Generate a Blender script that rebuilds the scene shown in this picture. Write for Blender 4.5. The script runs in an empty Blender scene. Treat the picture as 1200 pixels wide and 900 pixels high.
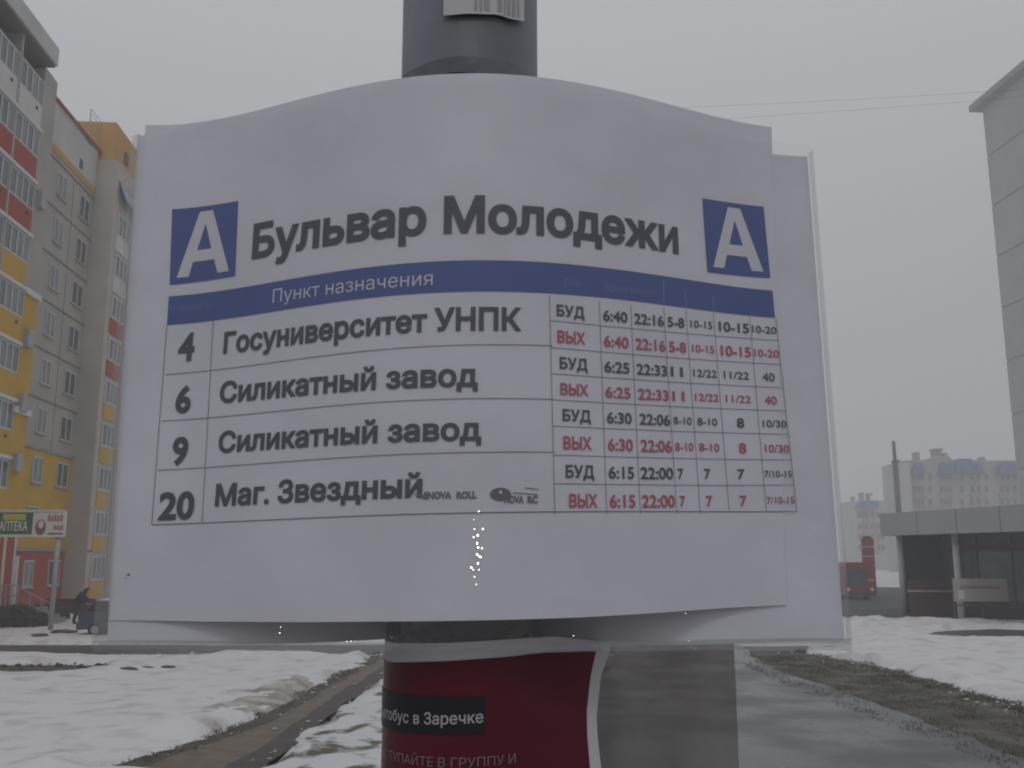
import bpy, bmesh, math, random
import numpy as np
from mathutils import Vector, Matrix, noise

# ------------------------------------------------------------------ camera, world, sun, exposure
random.seed(7)
SC = bpy.context.scene
COL = SC.collection
F, TH, H = 1120.0, math.radians(10.31), 3.2
CAMP = Vector((0, 0, H))
cam_d = bpy.data.cameras.new('camera')
cam = bpy.data.objects.new('camera', cam_d)
COL.objects.link(cam)
cam_d.sensor_width = 36.0
cam_d.lens = 36.0 * F / 1200.0
cam_d.clip_start, cam_d.clip_end = 0.02, 3000
cam.location = CAMP
cam.rotation_euler = (math.pi / 2 + TH, 0, 0)
SC.camera = cam

SUN_EL, SUN_AZ = math.radians(52), math.radians(178)     # azimuth clockwise from +Y: behind the camera
w = bpy.data.worlds.new('World')
SC.world = w
w.use_nodes = True
nt = w.node_tree
nt.nodes.clear()
def wn(t, **k):
    n = nt.nodes.new(t)
    for a, b in k.items():
        setattr(n, a, b)
    return n
# overcast sky: luminance rises from the horizon to the zenith gently
tc = wn('ShaderNodeTexCoord')
sp = wn('ShaderNodeSeparateXYZ')
nt.links.new(tc.outputs['Generated'], sp.inputs[0])
mx = wn('ShaderNodeMath', operation='MAXIMUM'); mx.inputs[1].default_value = 0.0
nt.links.new(sp.outputs['Z'], mx.inputs[0])
ma = wn('ShaderNodeMath', operation='MULTIPLY_ADD'); ma.inputs[1].default_value = 0.44; ma.inputs[2].default_value = 0.41
nt.links.new(mx.outputs[0], ma.inputs[0])
bg = wn('ShaderNodeBackground'); bg.inputs[0].default_value = (0.93, 0.955, 1.0, 1)
nt.links.new(ma.outputs[0], bg.inputs[1])
sky = wn('ShaderNodeTexSky', sky_type='NISHITA')
sky.sun_disc = False; sky.sun_elevation = SUN_EL; sky.sun_rotation = SUN_AZ; sky.dust_density = 6.0
bg2 = wn('ShaderNodeBackground'); bg2.inputs[1].default_value = 0.05
nt.links.new(sky.outputs[0], bg2.inputs[0])
mixw = wn('ShaderNodeMixShader'); mixw.inputs[0].default_value = 0.10
nt.links.new(bg.outputs[0], mixw.inputs[1]); nt.links.new(bg2.outputs[0], mixw.inputs[2])
wo = wn('ShaderNodeOutputWorld')
nt.links.new(mixw.outputs[0], wo.inputs[0])

sl = bpy.data.lights.new('sun', 'SUN')
sl.energy, sl.angle, sl.color = 0.55, math.radians(11), (1.0, 0.97, 0.93)
so = bpy.data.objects.new('sun', sl)
COL.objects.link(so)
sd = Vector((math.sin(SUN_AZ) * math.cos(SUN_EL), math.cos(SUN_AZ) * math.cos(SUN_EL), math.sin(SUN_EL)))
so.rotation_euler = sd.to_track_quat('Z', 'Y').to_euler()
so.location = (0, 0, 90)
SC.view_settings.view_transform = 'Standard'
SC.view_settings.look = 'None'
SC.view_settings.gamma = 1.0
SC.view_settings.exposure = -0.22
SC.cycles.volume_bounces = 2
SC.cycles.filter_width = 2.0

# ------------------------------------------------------------------ helpers
def ray(px, py):
    a, b = (px - 600) / F, -(py - 450) / F
    return Vector((a, math.cos(TH) - b * math.sin(TH), math.sin(TH) + b * math.cos(TH)))
def at(px, py, Y):                       # the point of a pixel's ray at depth Y
    d = ray(px, py); return CAMP + d * (Y / d.y)
def gr(px, py, z=0.0):                   # the point of a pixel's ray on the ground
    d = ray(px, py); return CAMP + d * ((z - H) / d.z)

MATS = {}
def mat(name, col, rough=0.7, var=0.0, scale=5.0, bump=0.0, bscale=40.0, metal=0.0, spec=0.4, col2=None, coords='Object', detail=4.0, thr=None):
    m = bpy.data.materials.new(name); m.use_nodes = True
    n = m.node_tree; b = n.nodes['Principled BSDF']
    b.inputs['Roughness'].default_value = rough
    b.inputs['Metallic'].default_value = metal
    b.inputs['Specular IOR Level'].default_value = spec
    b.inputs['Base Color'].default_value = (*col, 1)
    t = n.nodes.new('ShaderNodeTexCoord')
    if var or col2:
        no = n.nodes.new('ShaderNodeTexNoise'); no.inputs['Scale'].default_value = scale; no.inputs['Detail'].default_value = detail
        n.links.new(t.outputs[coords], no.inputs['Vector'])
        r = n.nodes.new('ShaderNodeValToRGB')
        c2 = col2 if col2 else tuple(c * (1 - var) for c in col)
        c1 = col if col2 else tuple(min(1, c * (1 + var)) for c in col)
        lo, hi = thr if thr else (0.3, 0.7)
        r.color_ramp.elements[0].position, r.color_ramp.elements[1].position = lo, hi
        r.color_ramp.elements[0].color, r.color_ramp.elements[1].color = (*c2, 1), (*c1, 1)
        n.links.new(no.outputs['Fac'], r.inputs['Fac'])
        n.links.new(r.outputs['Color'], b.inputs['Base Color'])
    if bump:
        nb = n.nodes.new('ShaderNodeTexNoise'); nb.inputs['Scale'].default_value = bscale; nb.inputs['Detail'].default_value = 6
        n.links.new(t.outputs[coords], nb.inputs['Vector'])
        bp = n.nodes.new('ShaderNodeBump'); bp.inputs['Strength'].default_value = bump; bp.inputs['Distance'].default_value = 0.02
        n.links.new(nb.outputs['Fac'], bp.inputs['Height'])
        n.links.new(bp.outputs['Normal'], b.inputs['Normal'])
    MATS[name] = m
    return m
def film_mat(name, tint, haze_fac, gloss_rough=0.12, bump=0.3, bscale=60, gloss=True):
    m = bpy.data.materials.new(name); m.use_nodes = True
    n = m.node_tree; n.nodes.clear()
    o = n.nodes.new('ShaderNodeOutputMaterial')
    tr = n.nodes.new('ShaderNodeBsdfTransparent'); tr.inputs[0].default_value = (*tint, 1)
    df = n.nodes.new('ShaderNodeBsdfDiffuse'); df.inputs[0].default_value = (0.75, 0.75, 0.8, 1)
    gl = n.nodes.new('ShaderNodeBsdfGlossy'); gl.inputs['Roughness'].default_value = gloss_rough
    t = n.nodes.new('ShaderNodeTexCoord'); nb = n.nodes.new('ShaderNodeTexNoise')
    nb.inputs['Scale'].default_value = bscale; nb.inputs['Detail'].default_value = 5
    n.links.new(t.outputs['Object'], nb.inputs['Vector'])
    bp = n.nodes.new('ShaderNodeBump'); bp.inputs['Strength'].default_value = bump; bp.inputs['Distance'].default_value = 0.004
    n.links.new(nb.outputs['Fac'], bp.inputs['Height'])
    n.links.new(bp.outputs['Normal'], gl.inputs['Normal'])
    m1 = n.nodes.new('ShaderNodeMixShader')
    nz = n.nodes.new('ShaderNodeTexNoise'); nz.inputs['Scale'].default_value = 9; nz.inputs['Detail'].default_value = 6
    n.links.new(t.outputs['Object'], nz.inputs['Vector'])
    mr = n.nodes.new('ShaderNodeMapRange'); mr.inputs[1].default_value = 0.3; mr.inputs[2].default_value = 0.7
    mr.inputs[3].default_value = haze_fac * 0.8; mr.inputs[4].default_value = haze_fac * 1.2
    n.links.new(nz.outputs['Fac'], mr.inputs[0]); n.links.new(mr.outputs[0], m1.inputs[0])
    n.links.new(tr.outputs[0], m1.inputs[1]); n.links.new(df.outputs[0], m1.inputs[2])
    lw_ = n.nodes.new('ShaderNodeLayerWeight'); lw_.inputs[0].default_value = 0.5        # same sheen from either side of the film
    pw = n.nodes.new('ShaderNodeMath'); pw.operation = 'POWER'; pw.inputs[1].default_value = 5.0; n.links.new(lw_.outputs['Facing'], pw.inputs[0])
    fr = n.nodes.new('ShaderNodeMath'); fr.operation = 'MULTIPLY_ADD'; fr.inputs[1].default_value = 0.7; fr.inputs[2].default_value = 0.045; n.links.new(pw.outputs[0], fr.inputs[0])
    m2 = n.nodes.new('ShaderNodeMixShader')
    n.links.new(fr.outputs[0], m2.inputs[0])
    n.links.new(m1.outputs[0], m2.inputs[1]); n.links.new(gl.outputs[0], m2.inputs[2])
    n.links.new(m2.outputs[0], o.inputs[0])
    MATS[name] = m
    return m

def empty(name, loc=(0, 0, 0)):
    o = bpy.data.objects.new(name, None); COL.objects.link(o); o.location = loc; o.empty_display_size = 0.2
    return o
def tag(o, label, cat, group=None):
    o['label'] = label; o['category'] = cat
    if group: o['group'] = group
    return o
def link(name, me, m, parent=None, smooth=False):
    o = bpy.data.objects.new(name, me); COL.objects.link(o)
    if m is not None and not me.materials: me.materials.append(MATS[m] if isinstance(m, str) else m)
    if smooth:
        for p in me.polygons: p.use_smooth = True
    if parent is not None:
        o.parent = parent
        o.matrix_parent_inverse = Matrix.Translation(-parent.location)
    return o
def pydata(name, V, FA, m, parent=None, smooth=False):
    me = bpy.data.meshes.new(name)
    me.from_pydata([tuple(v) for v in V], [], FA); me.update()
    return link(name, me, m, parent, smooth)
BF = [(0, 3, 2, 1), (4, 5, 6, 7), (0, 1, 5, 4), (1, 2, 6, 5), (2, 3, 7, 6), (3, 0, 4, 7)]
class MB:                                 # collects shapes into one mesh
    def __init__(s): s.V, s.F = [], []
    def hexa(s, pts):
        k = len(s.V); s.V += [tuple(p) for p in pts]; s.F += [tuple(k + i for i in f) for f in BF]; return s
    def box(s, x0, x1, y0, y1, z0, z1):
        return s.hexa([(x0, y0, z0), (x1, y0, z0), (x1, y1, z0), (x0, y1, z0), (x0, y0, z1), (x1, y0, z1), (x1, y1, z1), (x0, y1, z1)])
    def tube(s, pts, r, n=8, cap=True):
        pts = [Vector(p) for p in pts]; k0 = len(s.V)
        rr = r if isinstance(r, (list, tuple)) else [r] * len(pts)
        for i, p in enumerate(pts):
            d = (pts[min(i + 1, len(pts) - 1)] - pts[max(i - 1, 0)]).normalized()
            a = d.orthogonal().normalized() if abs(d.z) < 0.95 else Vector((1, 0, 0)); a = (a - d * a.dot(d)).normalized(); b = d.cross(a)
            for j in range(n):
                t = 2 * math.pi * j / n
                s.V.append(tuple(p + (a * math.cos(t) + b * math.sin(t)) * rr[i]))
        for i in range(len(pts) - 1):
            for j in range(n):
                s.F.append((k0 + i * n + j, k0 + i * n + (j + 1) % n, k0 + (i + 1) * n + (j + 1) % n, k0 + (i + 1) * n + j))
        if cap:
            s.F.append(tuple(k0 + j for j in range(n))[::-1]); s.F.append(tuple(k0 + (len(pts) - 1) * n + j for j in range(n)))
        return s
    def poly(s, pts):
        k = len(s.V); s.V += [tuple(p) for p in pts]; s.F.append(tuple(range(k, k + len(pts)))); return s
    def prism(s, pts, d):                 # polygon extruded by vector d
        k = len(s.V); n = len(pts); d = Vector(d)
        s.V += [tuple(p) for p in pts] + [tuple(Vector(p) + d) for p in pts]
        s.F += [tuple(range(k, k + n)), tuple(range(k + 2 * n - 1, k + n - 1, -1))]
        s.F += [(k + i, k + (i + 1) % n, k + n + (i + 1) % n, k + n + i)[::-1] for i in range(n)]
        return s
    def build(s, name, m, parent=None, smooth=False):
        o = pydata(name, s.V, s.F, m, parent, smooth)
        bm = bmesh.new(); bm.from_mesh(o.data); bmesh.ops.recalc_face_normals(bm, faces=bm.faces); bm.to_mesh(o.data); bm.free()
        return o
TEXTS = {}
def text_mesh(body, bold=0.0):
    if (body, bold) not in TEXTS: TEXTS[body, bold] = make_text(body, bold)
    return TEXTS[body, bold]
def make_text(body, bold):            # flat lettering from the built-in typeface, outlines thickened by bold
    c = bpy.data.curves.new('lettering', 'FONT'); c.body = body; c.size = 1; c.resolution_u = 4; c.fill_mode = 'NONE'
    o = bpy.data.objects.new('lettering_curve', c); COL.objects.link(o)
    dg = bpy.context.evaluated_depsgraph_get(); e = o.evaluated_get(dg); me = e.to_mesh()
    P = [(v.co.x, v.co.y) for v in me.vertices]; nb = {}
    for ed in me.edges:
        a, b = ed.vertices; nb.setdefault(a, []).append(b); nb.setdefault(b, []).append(a)
    e.to_mesh_clear(); bpy.data.objects.remove(o); bpy.data.curves.remove(c)
    seen, loops = set(), []
    for v0 in nb:
        if v0 in seen: continue
        lp, cur = [], v0
        while cur is not None:
            seen.add(cur); lp.append(P[cur]); nx_ = [k for k in nb[cur] if k not in seen]; cur = min(nx_, key=lambda k: (abs(k - cur), -k)) if nx_ else None
        q = []
        for p in lp:
            if not q or math.dist(p, q[-1]) > 0.006: q.append(p)
        while len(q) > 3 and math.dist(q[0], q[-1]) < 0.006: q.pop()
        if len(q) > 2: loops.append(q)
    def area(q): return 0.5 * sum(q[i][0] * q[(i + 1) % len(q)][1] - q[(i + 1) % len(q)][0] * q[i][1] for i in range(len(q)))
    big = max(loops, key=lambda q: abs(area(q))); sg = area(big) > 0
    def inside(p, q):
        r = False
        for i in range(len(q)):
            (ax, ay), (bx, by) = q[i], q[(i + 1) % len(q)]
            if (ay > p[1]) != (by > p[1]) and p[0] < (bx - ax) * (p[1] - ay) / (by - ay) + ax: r = not r
        return r
    depth = [1 if (area(q) > 0) != sg and any(inside(q[0], k) for k in loops if k is not q) else 0 for q in loops]             # holes run against the outer outlines
    new = []
    for q, d in zip(loops, depth):
        if (area(q) < 0) != (d == 1): q = q[::-1]                  # outer loops anticlockwise, holes clockwise
        r = []
        for i in range(len(q)):
            a, b, c_ = Vector(q[i - 1]), Vector(q[i]), Vector(q[(i + 1) % len(q)])
            n1 = Vector(((b - a).y, -(b - a).x)).normalized(); n2 = Vector(((c_ - b).y, -(c_ - b).x)).normalized()
            mvec = n1 + n2
            if mvec.length < 0.3: mvec = n1
            mvec.normalize(); r.append(b + mvec * (bold / max(0.55, mvec.dot(n1))))
        new.append(r)
    from mathutils.geometry import delaunay_2d_cdt
    vs, es = [], []
    for q in new:
        k0 = len(vs); vs += [p * 100 for p in q]; es += [(k0 + i, k0 + (i + 1) % len(q)) for i in range(len(q))]
    vo, _, fo_, _, _, _ = delaunay_2d_cdt(vs, es, [], 0, 1e-4)
    lo = [np.array([(p.x * 100, p.y * 100) for p in q]) for q in new]
    def wind(p):                           # winding number of the outlines about p
        n_ = 0
        for q in lo:
            a = q; b = np.roll(q, -1, 0); cr = (b[:, 0] - a[:, 0]) * (p[1] - a[:, 1]) - (p[0] - a[:, 0]) * (b[:, 1] - a[:, 1])
            n_ += int(np.sum((a[:, 1] <= p[1]) & (b[:, 1] > p[1]) & (cr > 0))) - int(np.sum((a[:, 1] > p[1]) & (b[:, 1] <= p[1]) & (cr < 0)))
        return n_
    V = [(p.x / 100, p.y / 100) for p in vo]; FA = []
    for f_ in fo_:
        a, b, c_ = (vo[k] for k in f_[:3]); cr = (b - a).cross(c_ - a)
        if abs(cr) < 1e-6 or wind(((a.x + b.x + c_.x) / 3, (a.y + b.y + c_.y) / 3)) <= 0: continue
        FA.append(tuple(f_) if cr > 0 else tuple(f_)[::-1])
    x0, x1 = min(v[0] for v in V), max(v[0] for v in V)
    return [((x - x0) / (x1 - x0), y / 0.735) for x, y in V], FA      # x 0..1 across, y in cap heights

# ------------------------------------------------------------------ materials
mat('paper', (0.655, 0.65, 0.74), 0.6, 0.05, 14, 0.06, 35)
mat('paper_back', (0.55, 0.55, 0.60), 0.7, 0.05, 14)
mat('ink_black', (0.052, 0.052, 0.085), 0.6)
mat('ink_blue', (0.050, 0.085, 0.30), 0.6, 0.06, 60)
mat('ink_red', (0.42, 0.075, 0.12), 0.6)
mat('ink_white', (0.62, 0.62, 0.70), 0.6)
mat('ink_dim', (0.075, 0.105, 0.36), 0.6)
mat('ink_dim_light', (0.15, 0.18, 0.38), 0.6)
mat('ink_grey', (0.12, 0.12, 0.14), 0.6)
mat('ink_pale', (0.35, 0.33, 0.38), 0.6)
mat('ink_line', (0.14, 0.13, 0.17), 0.6)
film_mat('film', (0.985, 0.985, 0.985), 0.035)
film_mat('film_edge', (0.80, 0.81, 0.80), 0.13, 0.2)
film_mat('film_dim', (0.36, 0.33, 0.29), 0.20, 0.25)
mat('post_paint', (0.150, 0.162, 0.195), 0.5, 0.25, 9, 0.12, 30)
mat('tape_dark', (0.014, 0.016, 0.024), 0.13, 0.5, 12, 0.45, 9, spec=0.8)
mat('tape_clear', (0.13, 0.14, 0.165), 0.22, 0.25, 16, 0.25, 24, spec=0.5)
mat('poster_red', (0.105, 0.009, 0.021), 0.38, 0.12, 6, 0.12, 14)
mat('poster_black', (0.018, 0.016, 0.024), 0.42)
mat('poster_white', (0.60, 0.59, 0.64), 0.5, 0.06, 8, 0.15, 14)
mat('poster_text', (0.46, 0.45, 0.52), 0.5)
mat('poster_text_thin', (0.26, 0.20, 0.24), 0.5)
mat('glint_facet', (0.55, 0.55, 0.55), 0.12, metal=1.0, spec=0.8)  # mirror metal for the glints added on the film
mat('smudge', (0.07, 0.065, 0.06), 0.8)

mat('plaster_grey', (0.36, 0.335, 0.30), 0.85, 0.10, 0.6, 0.2, 8)
mat('plaster_beige', (0.43, 0.385, 0.34), 0.85, 0.08, 0.6, 0.2, 8)
mat('plaster_pale', (0.50, 0.49, 0.47), 0.85, 0.07, 0.6)
mat('plaster_pink', (0.40, 0.29, 0.285), 0.85, 0.08, 0.6)
mat('plaster_yellow', (0.50, 0.29, 0.012), 0.8, 0.09, 0.7, 0.15, 8)
mat('plaster_orange', (0.48, 0.26, 0.06), 0.8, 0.09, 0.7)
mat('panel_yellow', (0.50, 0.29, 0.015), 0.7, 0.07, 0.8)
mat('panel_red', (0.32, 0.035, 0.02), 0.7, 0.10, 0.8)
mat('panel_white', (0.55, 0.54, 0.52), 0.7, 0.06, 0.8)
mat('plaster_red', (0.34, 0.05, 0.03), 0.8, 0.10, 0.7)
mat('seam', (0.15, 0.14, 0.13), 0.9, 0.1, 2)
mat('trim_white', (0.60, 0.59, 0.57), 0.6, 0.05, 2)
mat('frame_white', (0.43, 0.44, 0.45), 0.5, 0.04, 3)
mat('glass', (0.075, 0.085, 0.095), 0.12, 0.35, 0.9, spec=0.5)
mat('curtain_glass', (0.15, 0.16, 0.165), 0.25, 0.25, 1.2, spec=0.5)
mat('blue_glass', (0.06, 0.12, 0.25), 0.25, 0.2, 1)
mat('metal_dark', (0.06, 0.06, 0.065), 0.5, 0.2, 4)
mat('metal_grey', (0.32, 0.32, 0.32), 0.5, 0.1, 4)
mat('tower_panel', (0.34, 0.34, 0.345), 0.9, 0.07, 0.4)
mat('tower_wall', (0.26, 0.26, 0.265), 0.9)
mat('roof_blue', (0.05, 0.10, 0.24), 0.6, 0.15, 0.4)
mat('far_wall', (0.28, 0.27, 0.24), 0.9, 0.06, 0.3)
mat('far_pale', (0.38, 0.37, 0.34), 0.9, 0.06, 0.3)
mat('far_pink', (0.27, 0.19, 0.165), 0.9, 0.08, 0.3)
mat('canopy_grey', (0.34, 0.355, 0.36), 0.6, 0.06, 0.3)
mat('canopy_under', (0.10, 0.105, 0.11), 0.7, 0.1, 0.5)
mat('shop_dark', (0.035, 0.042, 0.048), 0.25, 0.4, 0.6)
mat('column_pale', (0.50, 0.51, 0.50), 0.6, 0.06, 2)
mat('barrier_red', (0.065, 0.016, 0.022), 0.7, 0.2, 1)
mat('vehicle_red', (0.20, 0.035, 0.030), 0.4, 0.1, 1)
mat('rubber', (0.02, 0.02, 0.022), 0.8)
mat('car_paint', (0.07, 0.08, 0.11), 0.3, 0.1, 2, metal=0.3)
mat('car_dark', (0.02, 0.02, 0.028), 0.25, 0.2, 3)
mat('lamp_red', (0.25, 0.02, 0.02), 0.3)
mat('sign_green', (0.012, 0.115, 0.050), 0.5, 0.06, 2)
mat('sign_yellow', (0.45, 0.42, 0.05), 0.5)
mat('sign_white', (0.58, 0.56, 0.54), 0.5, 0.04, 2)
mat('sign_pink', (0.33, 0.14, 0.17), 0.5)
mat('sign_purple', (0.18, 0.08, 0.14), 0.5)
mat('skin', (0.45, 0.28, 0.21), 0.6)
mat('jacket', (0.010, 0.010, 0.020), 0.8, 0.3, 8, 0.2, 20)
mat('trousers', (0.014, 0.016, 0.034), 0.85, 0.3, 8)
mat('boots', (0.012, 0.011, 0.012), 0.6)
mat('bark', (0.06, 0.045, 0.035), 0.9, 0.2, 8)
mat('leaf_dark', (0.035, 0.045, 0.03), 0.8, 0.4, 3)
mat('leaf_red', (0.07, 0.022, 0.022), 0.8, 0.4, 3)
mat('snow', (0.61, 0.605, 0.62), 0.85, 0.0, 1.3, 1.0, 14, col2=(0.46, 0.44, 0.42), thr=(0.30, 0.50), coords='Object', detail=9)
mat('snow_dirty', (0.44, 0.42, 0.40), 0.9, 0.0, 2.2, 0.9, 9, col2=(0.25, 0.22, 0.19), thr=(0.35, 0.6), detail=9)
mat('snow_patchy', (0.56, 0.56, 0.58), 0.9, 0.0, 1.6, 0.6, 5, col2=(0.10, 0.095, 0.07), thr=(0.37, 0.47), detail=8)
mat('earth', (0.16, 0.15, 0.13), 0.95, 0.3, 0.6, 0.5, 3)
mat('mud', (0.145, 0.105, 0.070), 0.55, 0.0, 2.6, 0.5, 4, col2=(0.085, 0.062, 0.045), detail=8)
mat('mud_edge', (0.062, 0.052, 0.046), 0.7, 0.3, 3, 0.6, 5, detail=8)
mat('turf', (0.15, 0.14, 0.12), 0.9, 0.0, 1.1, 1.0, 7, col2=(0.045, 0.045, 0.034), detail=12, thr=(0.38, 0.72))
mat('asphalt_wet', (0.060, 0.060, 0.064), 0.26, 0.30, 0.7, 0.10, 18, spec=0.7, detail=8)
mat('asphalt', (0.055, 0.055, 0.055), 0.5, 0.3, 0.5, 0.2, 12, detail=8)
mat('forecourt', (0.045, 0.048, 0.050), 0.75, 0.25, 0.5, 0.2, 8)
mat('leaf_dry', (0.120, 0.108, 0.085), 0.9, 0.5, 2.0)
mat('concrete', (0.25, 0.245, 0.235), 0.85, 0.15, 1.5, 0.3, 8)
mat('brick_dark', (0.075, 0.035, 0.03), 0.85, 0.3, 2)

m_ = MATS['asphalt_wet'].node_tree
no_ = m_.nodes.new('ShaderNodeTexNoise'); no_.inputs['Scale'].default_value = 0.45; no_.inputs['Detail'].default_value = 5
tc_ = m_.nodes.new('ShaderNodeTexCoord'); m_.links.new(tc_.outputs['Object'], no_.inputs['Vector'])
mr_ = m_.nodes.new('ShaderNodeMapRange'); mr_.inputs[1].default_value = 0.42; mr_.inputs[2].default_value = 0.58; mr_.inputs[3].default_value = 0.24; mr_.inputs[4].default_value = 0.42
m_.links.new(no_.outputs['Fac'], mr_.inputs[0]); m_.links.new(mr_.outputs[0], m_.nodes['Principled BSDF'].inputs['Roughness'])

# ------------------------------------------------------------------ the ground
def struct(o):
    o['kind'] = 'structure'; return o
def mound(x, y):                          # the stop stands on a raised bank
    r = math.hypot(x * 1.0, y)
    t = min(1, max(0, (8.5 - r) / 6.5)); return 1.55 * t * t * (3 - 2 * t)
V, FA = [], []
gx = [-600, -300, -150, -80, -50, -36] + [i * 1.2 for i in range(-20, 21)] + [36, 50, 80, 150, 300, 600]
gy = [-600, -200, -60, -25, -16] + [i * 1.2 for i in range(-9, 12)] + [16, 20, 30, 50, 80, 130, 200, 320, 600]
for yy in gy:
    for xx in gx: V.append((xx, yy, -0.15 + mound(xx, yy)))
n = len(gx)
for j in range(len(gy) - 1):
    for i in range(n - 1): FA.append((j * n + i, j * n + i + 1, (j + 1) * n + i + 1, (j + 1) * n + i))
struct(pydata('ground', V, FA, 'earth', smooth=True))

def fbm(x, y, s, o=4):
    return noise.fractal(Vector((x * s, y * s, 3.7)), 1.0, 2.1, o)
def dense(poly, step=0.5):
    out = []
    for i, p in enumerate(poly):
        q = poly[(i + 1) % len(poly)]; L = (q - p).length; k = max(1, int(L / step))
        out += [p.lerp(q, t / k) for t in range(k)]
    return out
def flat_sheet(name, pxs, m, z, wob=0.25, ws=0.5):
    P = [gr(*q) if not isinstance(q, Vector) else q.copy() for q in pxs]
    P = [Vector((p.x, p.y, z)) for p in P]
    D = dense(P)
    D = [Vector((p.x + wob * fbm(p.x, p.y, ws), p.y + wob * fbm(p.x + 31, p.y, ws), z)) for p in D]
    o = struct(MB().poly(D).build(name, m))
    if o.data.polygons[0].normal.z < 0: o.data.flip_normals()
    return o, P
R_CROSS = [(-60, 755.5), (300, 756), (480, 756), (900, 757), (1010, 757), (900, 766), (800, 768), (480, 768.5), (330, 768), (150, 769), (-60, 769)]
R_PATH = [(112, 905), (290, 848), (400, 790), (446, 766), (500, 766), (430, 806), (302, 905)]
R_MAIN = [(560, 915), (690, 800), (725, 757), (868, 757), (900, 780), (960, 804), (1060, 838), (1240, 905), (1240, 935), (560, 935)]
R_VERGE = [(872, 764), (935, 764), (1040, 783), (1120, 806), (1240, 838), (1240, 925), (1040, 850), (940, 812), (870, 780)]
R_FORE = [(975, 728), (1060, 726), (1130, 727), (1240, 733), (1260, 692), (970, 688)]
R_PATCH = [(1090, 741), (1160, 737), (1240, 740), (1240, 748.5), (1150, 748), (1090, 746)]
R_STRIP = [(-40, 781), (60, 779.5), (118, 780), (118, 786), (60, 789), (-40, 790)]
polys = []
for nm, pp, mm, z, wb in (('cross_road', R_CROSS, 'asphalt', 0.0, 0.3), ('footpath', R_PATH, 'mud', 0.008, 0.18), ('main_road', R_MAIN, 'asphalt_wet', 0.020, 0.25),
                          ('verge', R_VERGE, 'turf', 0.012, 0.3), ('forecourt', R_FORE, 'forecourt', 0.07, 0.3)):
    o, P = flat_sheet(nm, pp, mm, z, wb); polys.append((P, nm))
# the trodden dark rim of the muddy footpath, one strip each side
flat_sheet('footpath_rim', [(112, 905), (290, 848), (400, 790), (446, 766), (456, 766), (414, 790), (312, 848), (146, 905)], 'mud_edge', 0.014, 0.12, 0.9)
flat_sheet('footpath_rim', [(500, 766), (430, 806), (302, 905), (262, 905), (408, 806), (478, 766)], 'mud_edge', 0.015, 0.14, 0.9)
MUD = [Vector((gr(*q).x, gr(*q).y, 0)) for q in R_STRIP]; flat_sheet('worn_strip', R_STRIP, 'mud_edge', 0.010, 0.25); polys.append((MUD, 'x'))
PT = [Vector((gr(*q).x, gr(*q).y, 0)) for q in R_PATCH]; flat_sheet('bare_patch', R_PATCH, 'asphalt', 0.006, 0.25); polys.append((PT, 'x'))

X0, X1, Y0, Y1, ST = -38.0, 34.0, 13.0, 62.0, 0.17
nx, ny = int((X1 - X0) / ST) + 1, int((Y1 - Y0) / ST) + 1
GX, GY = np.meshgrid(X0 + ST * np.arange(nx), Y0 + ST * np.arange(ny))
def poly_sd(P):                            # signed distance to a polygon, positive inside
    d = np.full(GX.shape, 1e9); ins = np.zeros(GX.shape, bool)
    for i in range(len(P)):
        ax, ay, bx, by = P[i].x, P[i].y, P[(i + 1) % len(P)].x, P[(i + 1) % len(P)].y
        ex, ey = bx - ax, by - ay; L = ex * ex + ey * ey + 1e-12
        t = np.clip(((GX - ax) * ex + (GY - ay) * ey) / L, 0, 1)
        d = np.minimum(d, np.hypot(GX - ax - t * ex, GY - ay - t * ey))
        c = ((ay > GY) != (by > GY)) & (GX < ex * (GY - ay) / (ey + 1e-12) + ax)
        ins ^= c
    return np.where(ins, d, -d)
rng = np.random.default_rng(5)
def vnoise(scale):                         # smooth value noise on the grid
    gxn, gyn = int((X1 - X0) * scale) + 3, int((Y1 - Y0) * scale) + 3
    R = rng.standard_normal((gyn, gxn)); fx, fy = (GX - X0) * scale, (GY - Y0) * scale
    ix, iy = fx.astype(int), fy.astype(int); u, v = fx - ix, fy - iy; u = u * u * (3 - 2 * u); v = v * v * (3 - 2 * v)
    return (R[iy, ix] * (1 - u) + R[iy, ix + 1] * u) * (1 - v) + (R[iy + 1, ix] * (1 - u) + R[iy + 1, ix + 1] * u) * v
N1, N2, N3, N4 = vnoise(0.35), vnoise(0.9), vnoise(2.2), vnoise(4.5)
M = np.full(GX.shape, -1e9)
for P, nm in polys: M = np.maximum(M, poly_sd(P))
Mn = M + 0.12 * N3 + 0.10 * N4 + 0.10 * N2
hs = 0.085 + 0.012 * N1 + 0.010 * N2 + 0.012 * N3 + 0.014 * N4
bank = 0.12 * np.exp(-((M + 0.7) / 0.55) ** 2) * np.clip(0.5 + 0.8 * N2, 0, 1.6)
t = np.clip((Mn + 0.28) / 0.34, 0, 1); t = t * t * (3 - 2 * t)
HS = (hs + bank) * (1 - t) + (-0.09) * t
V = np.stack([GX.ravel(), GY.ravel(), HS.ravel()], 1)
idx = np.arange(nx * ny).reshape(ny, nx)
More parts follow.
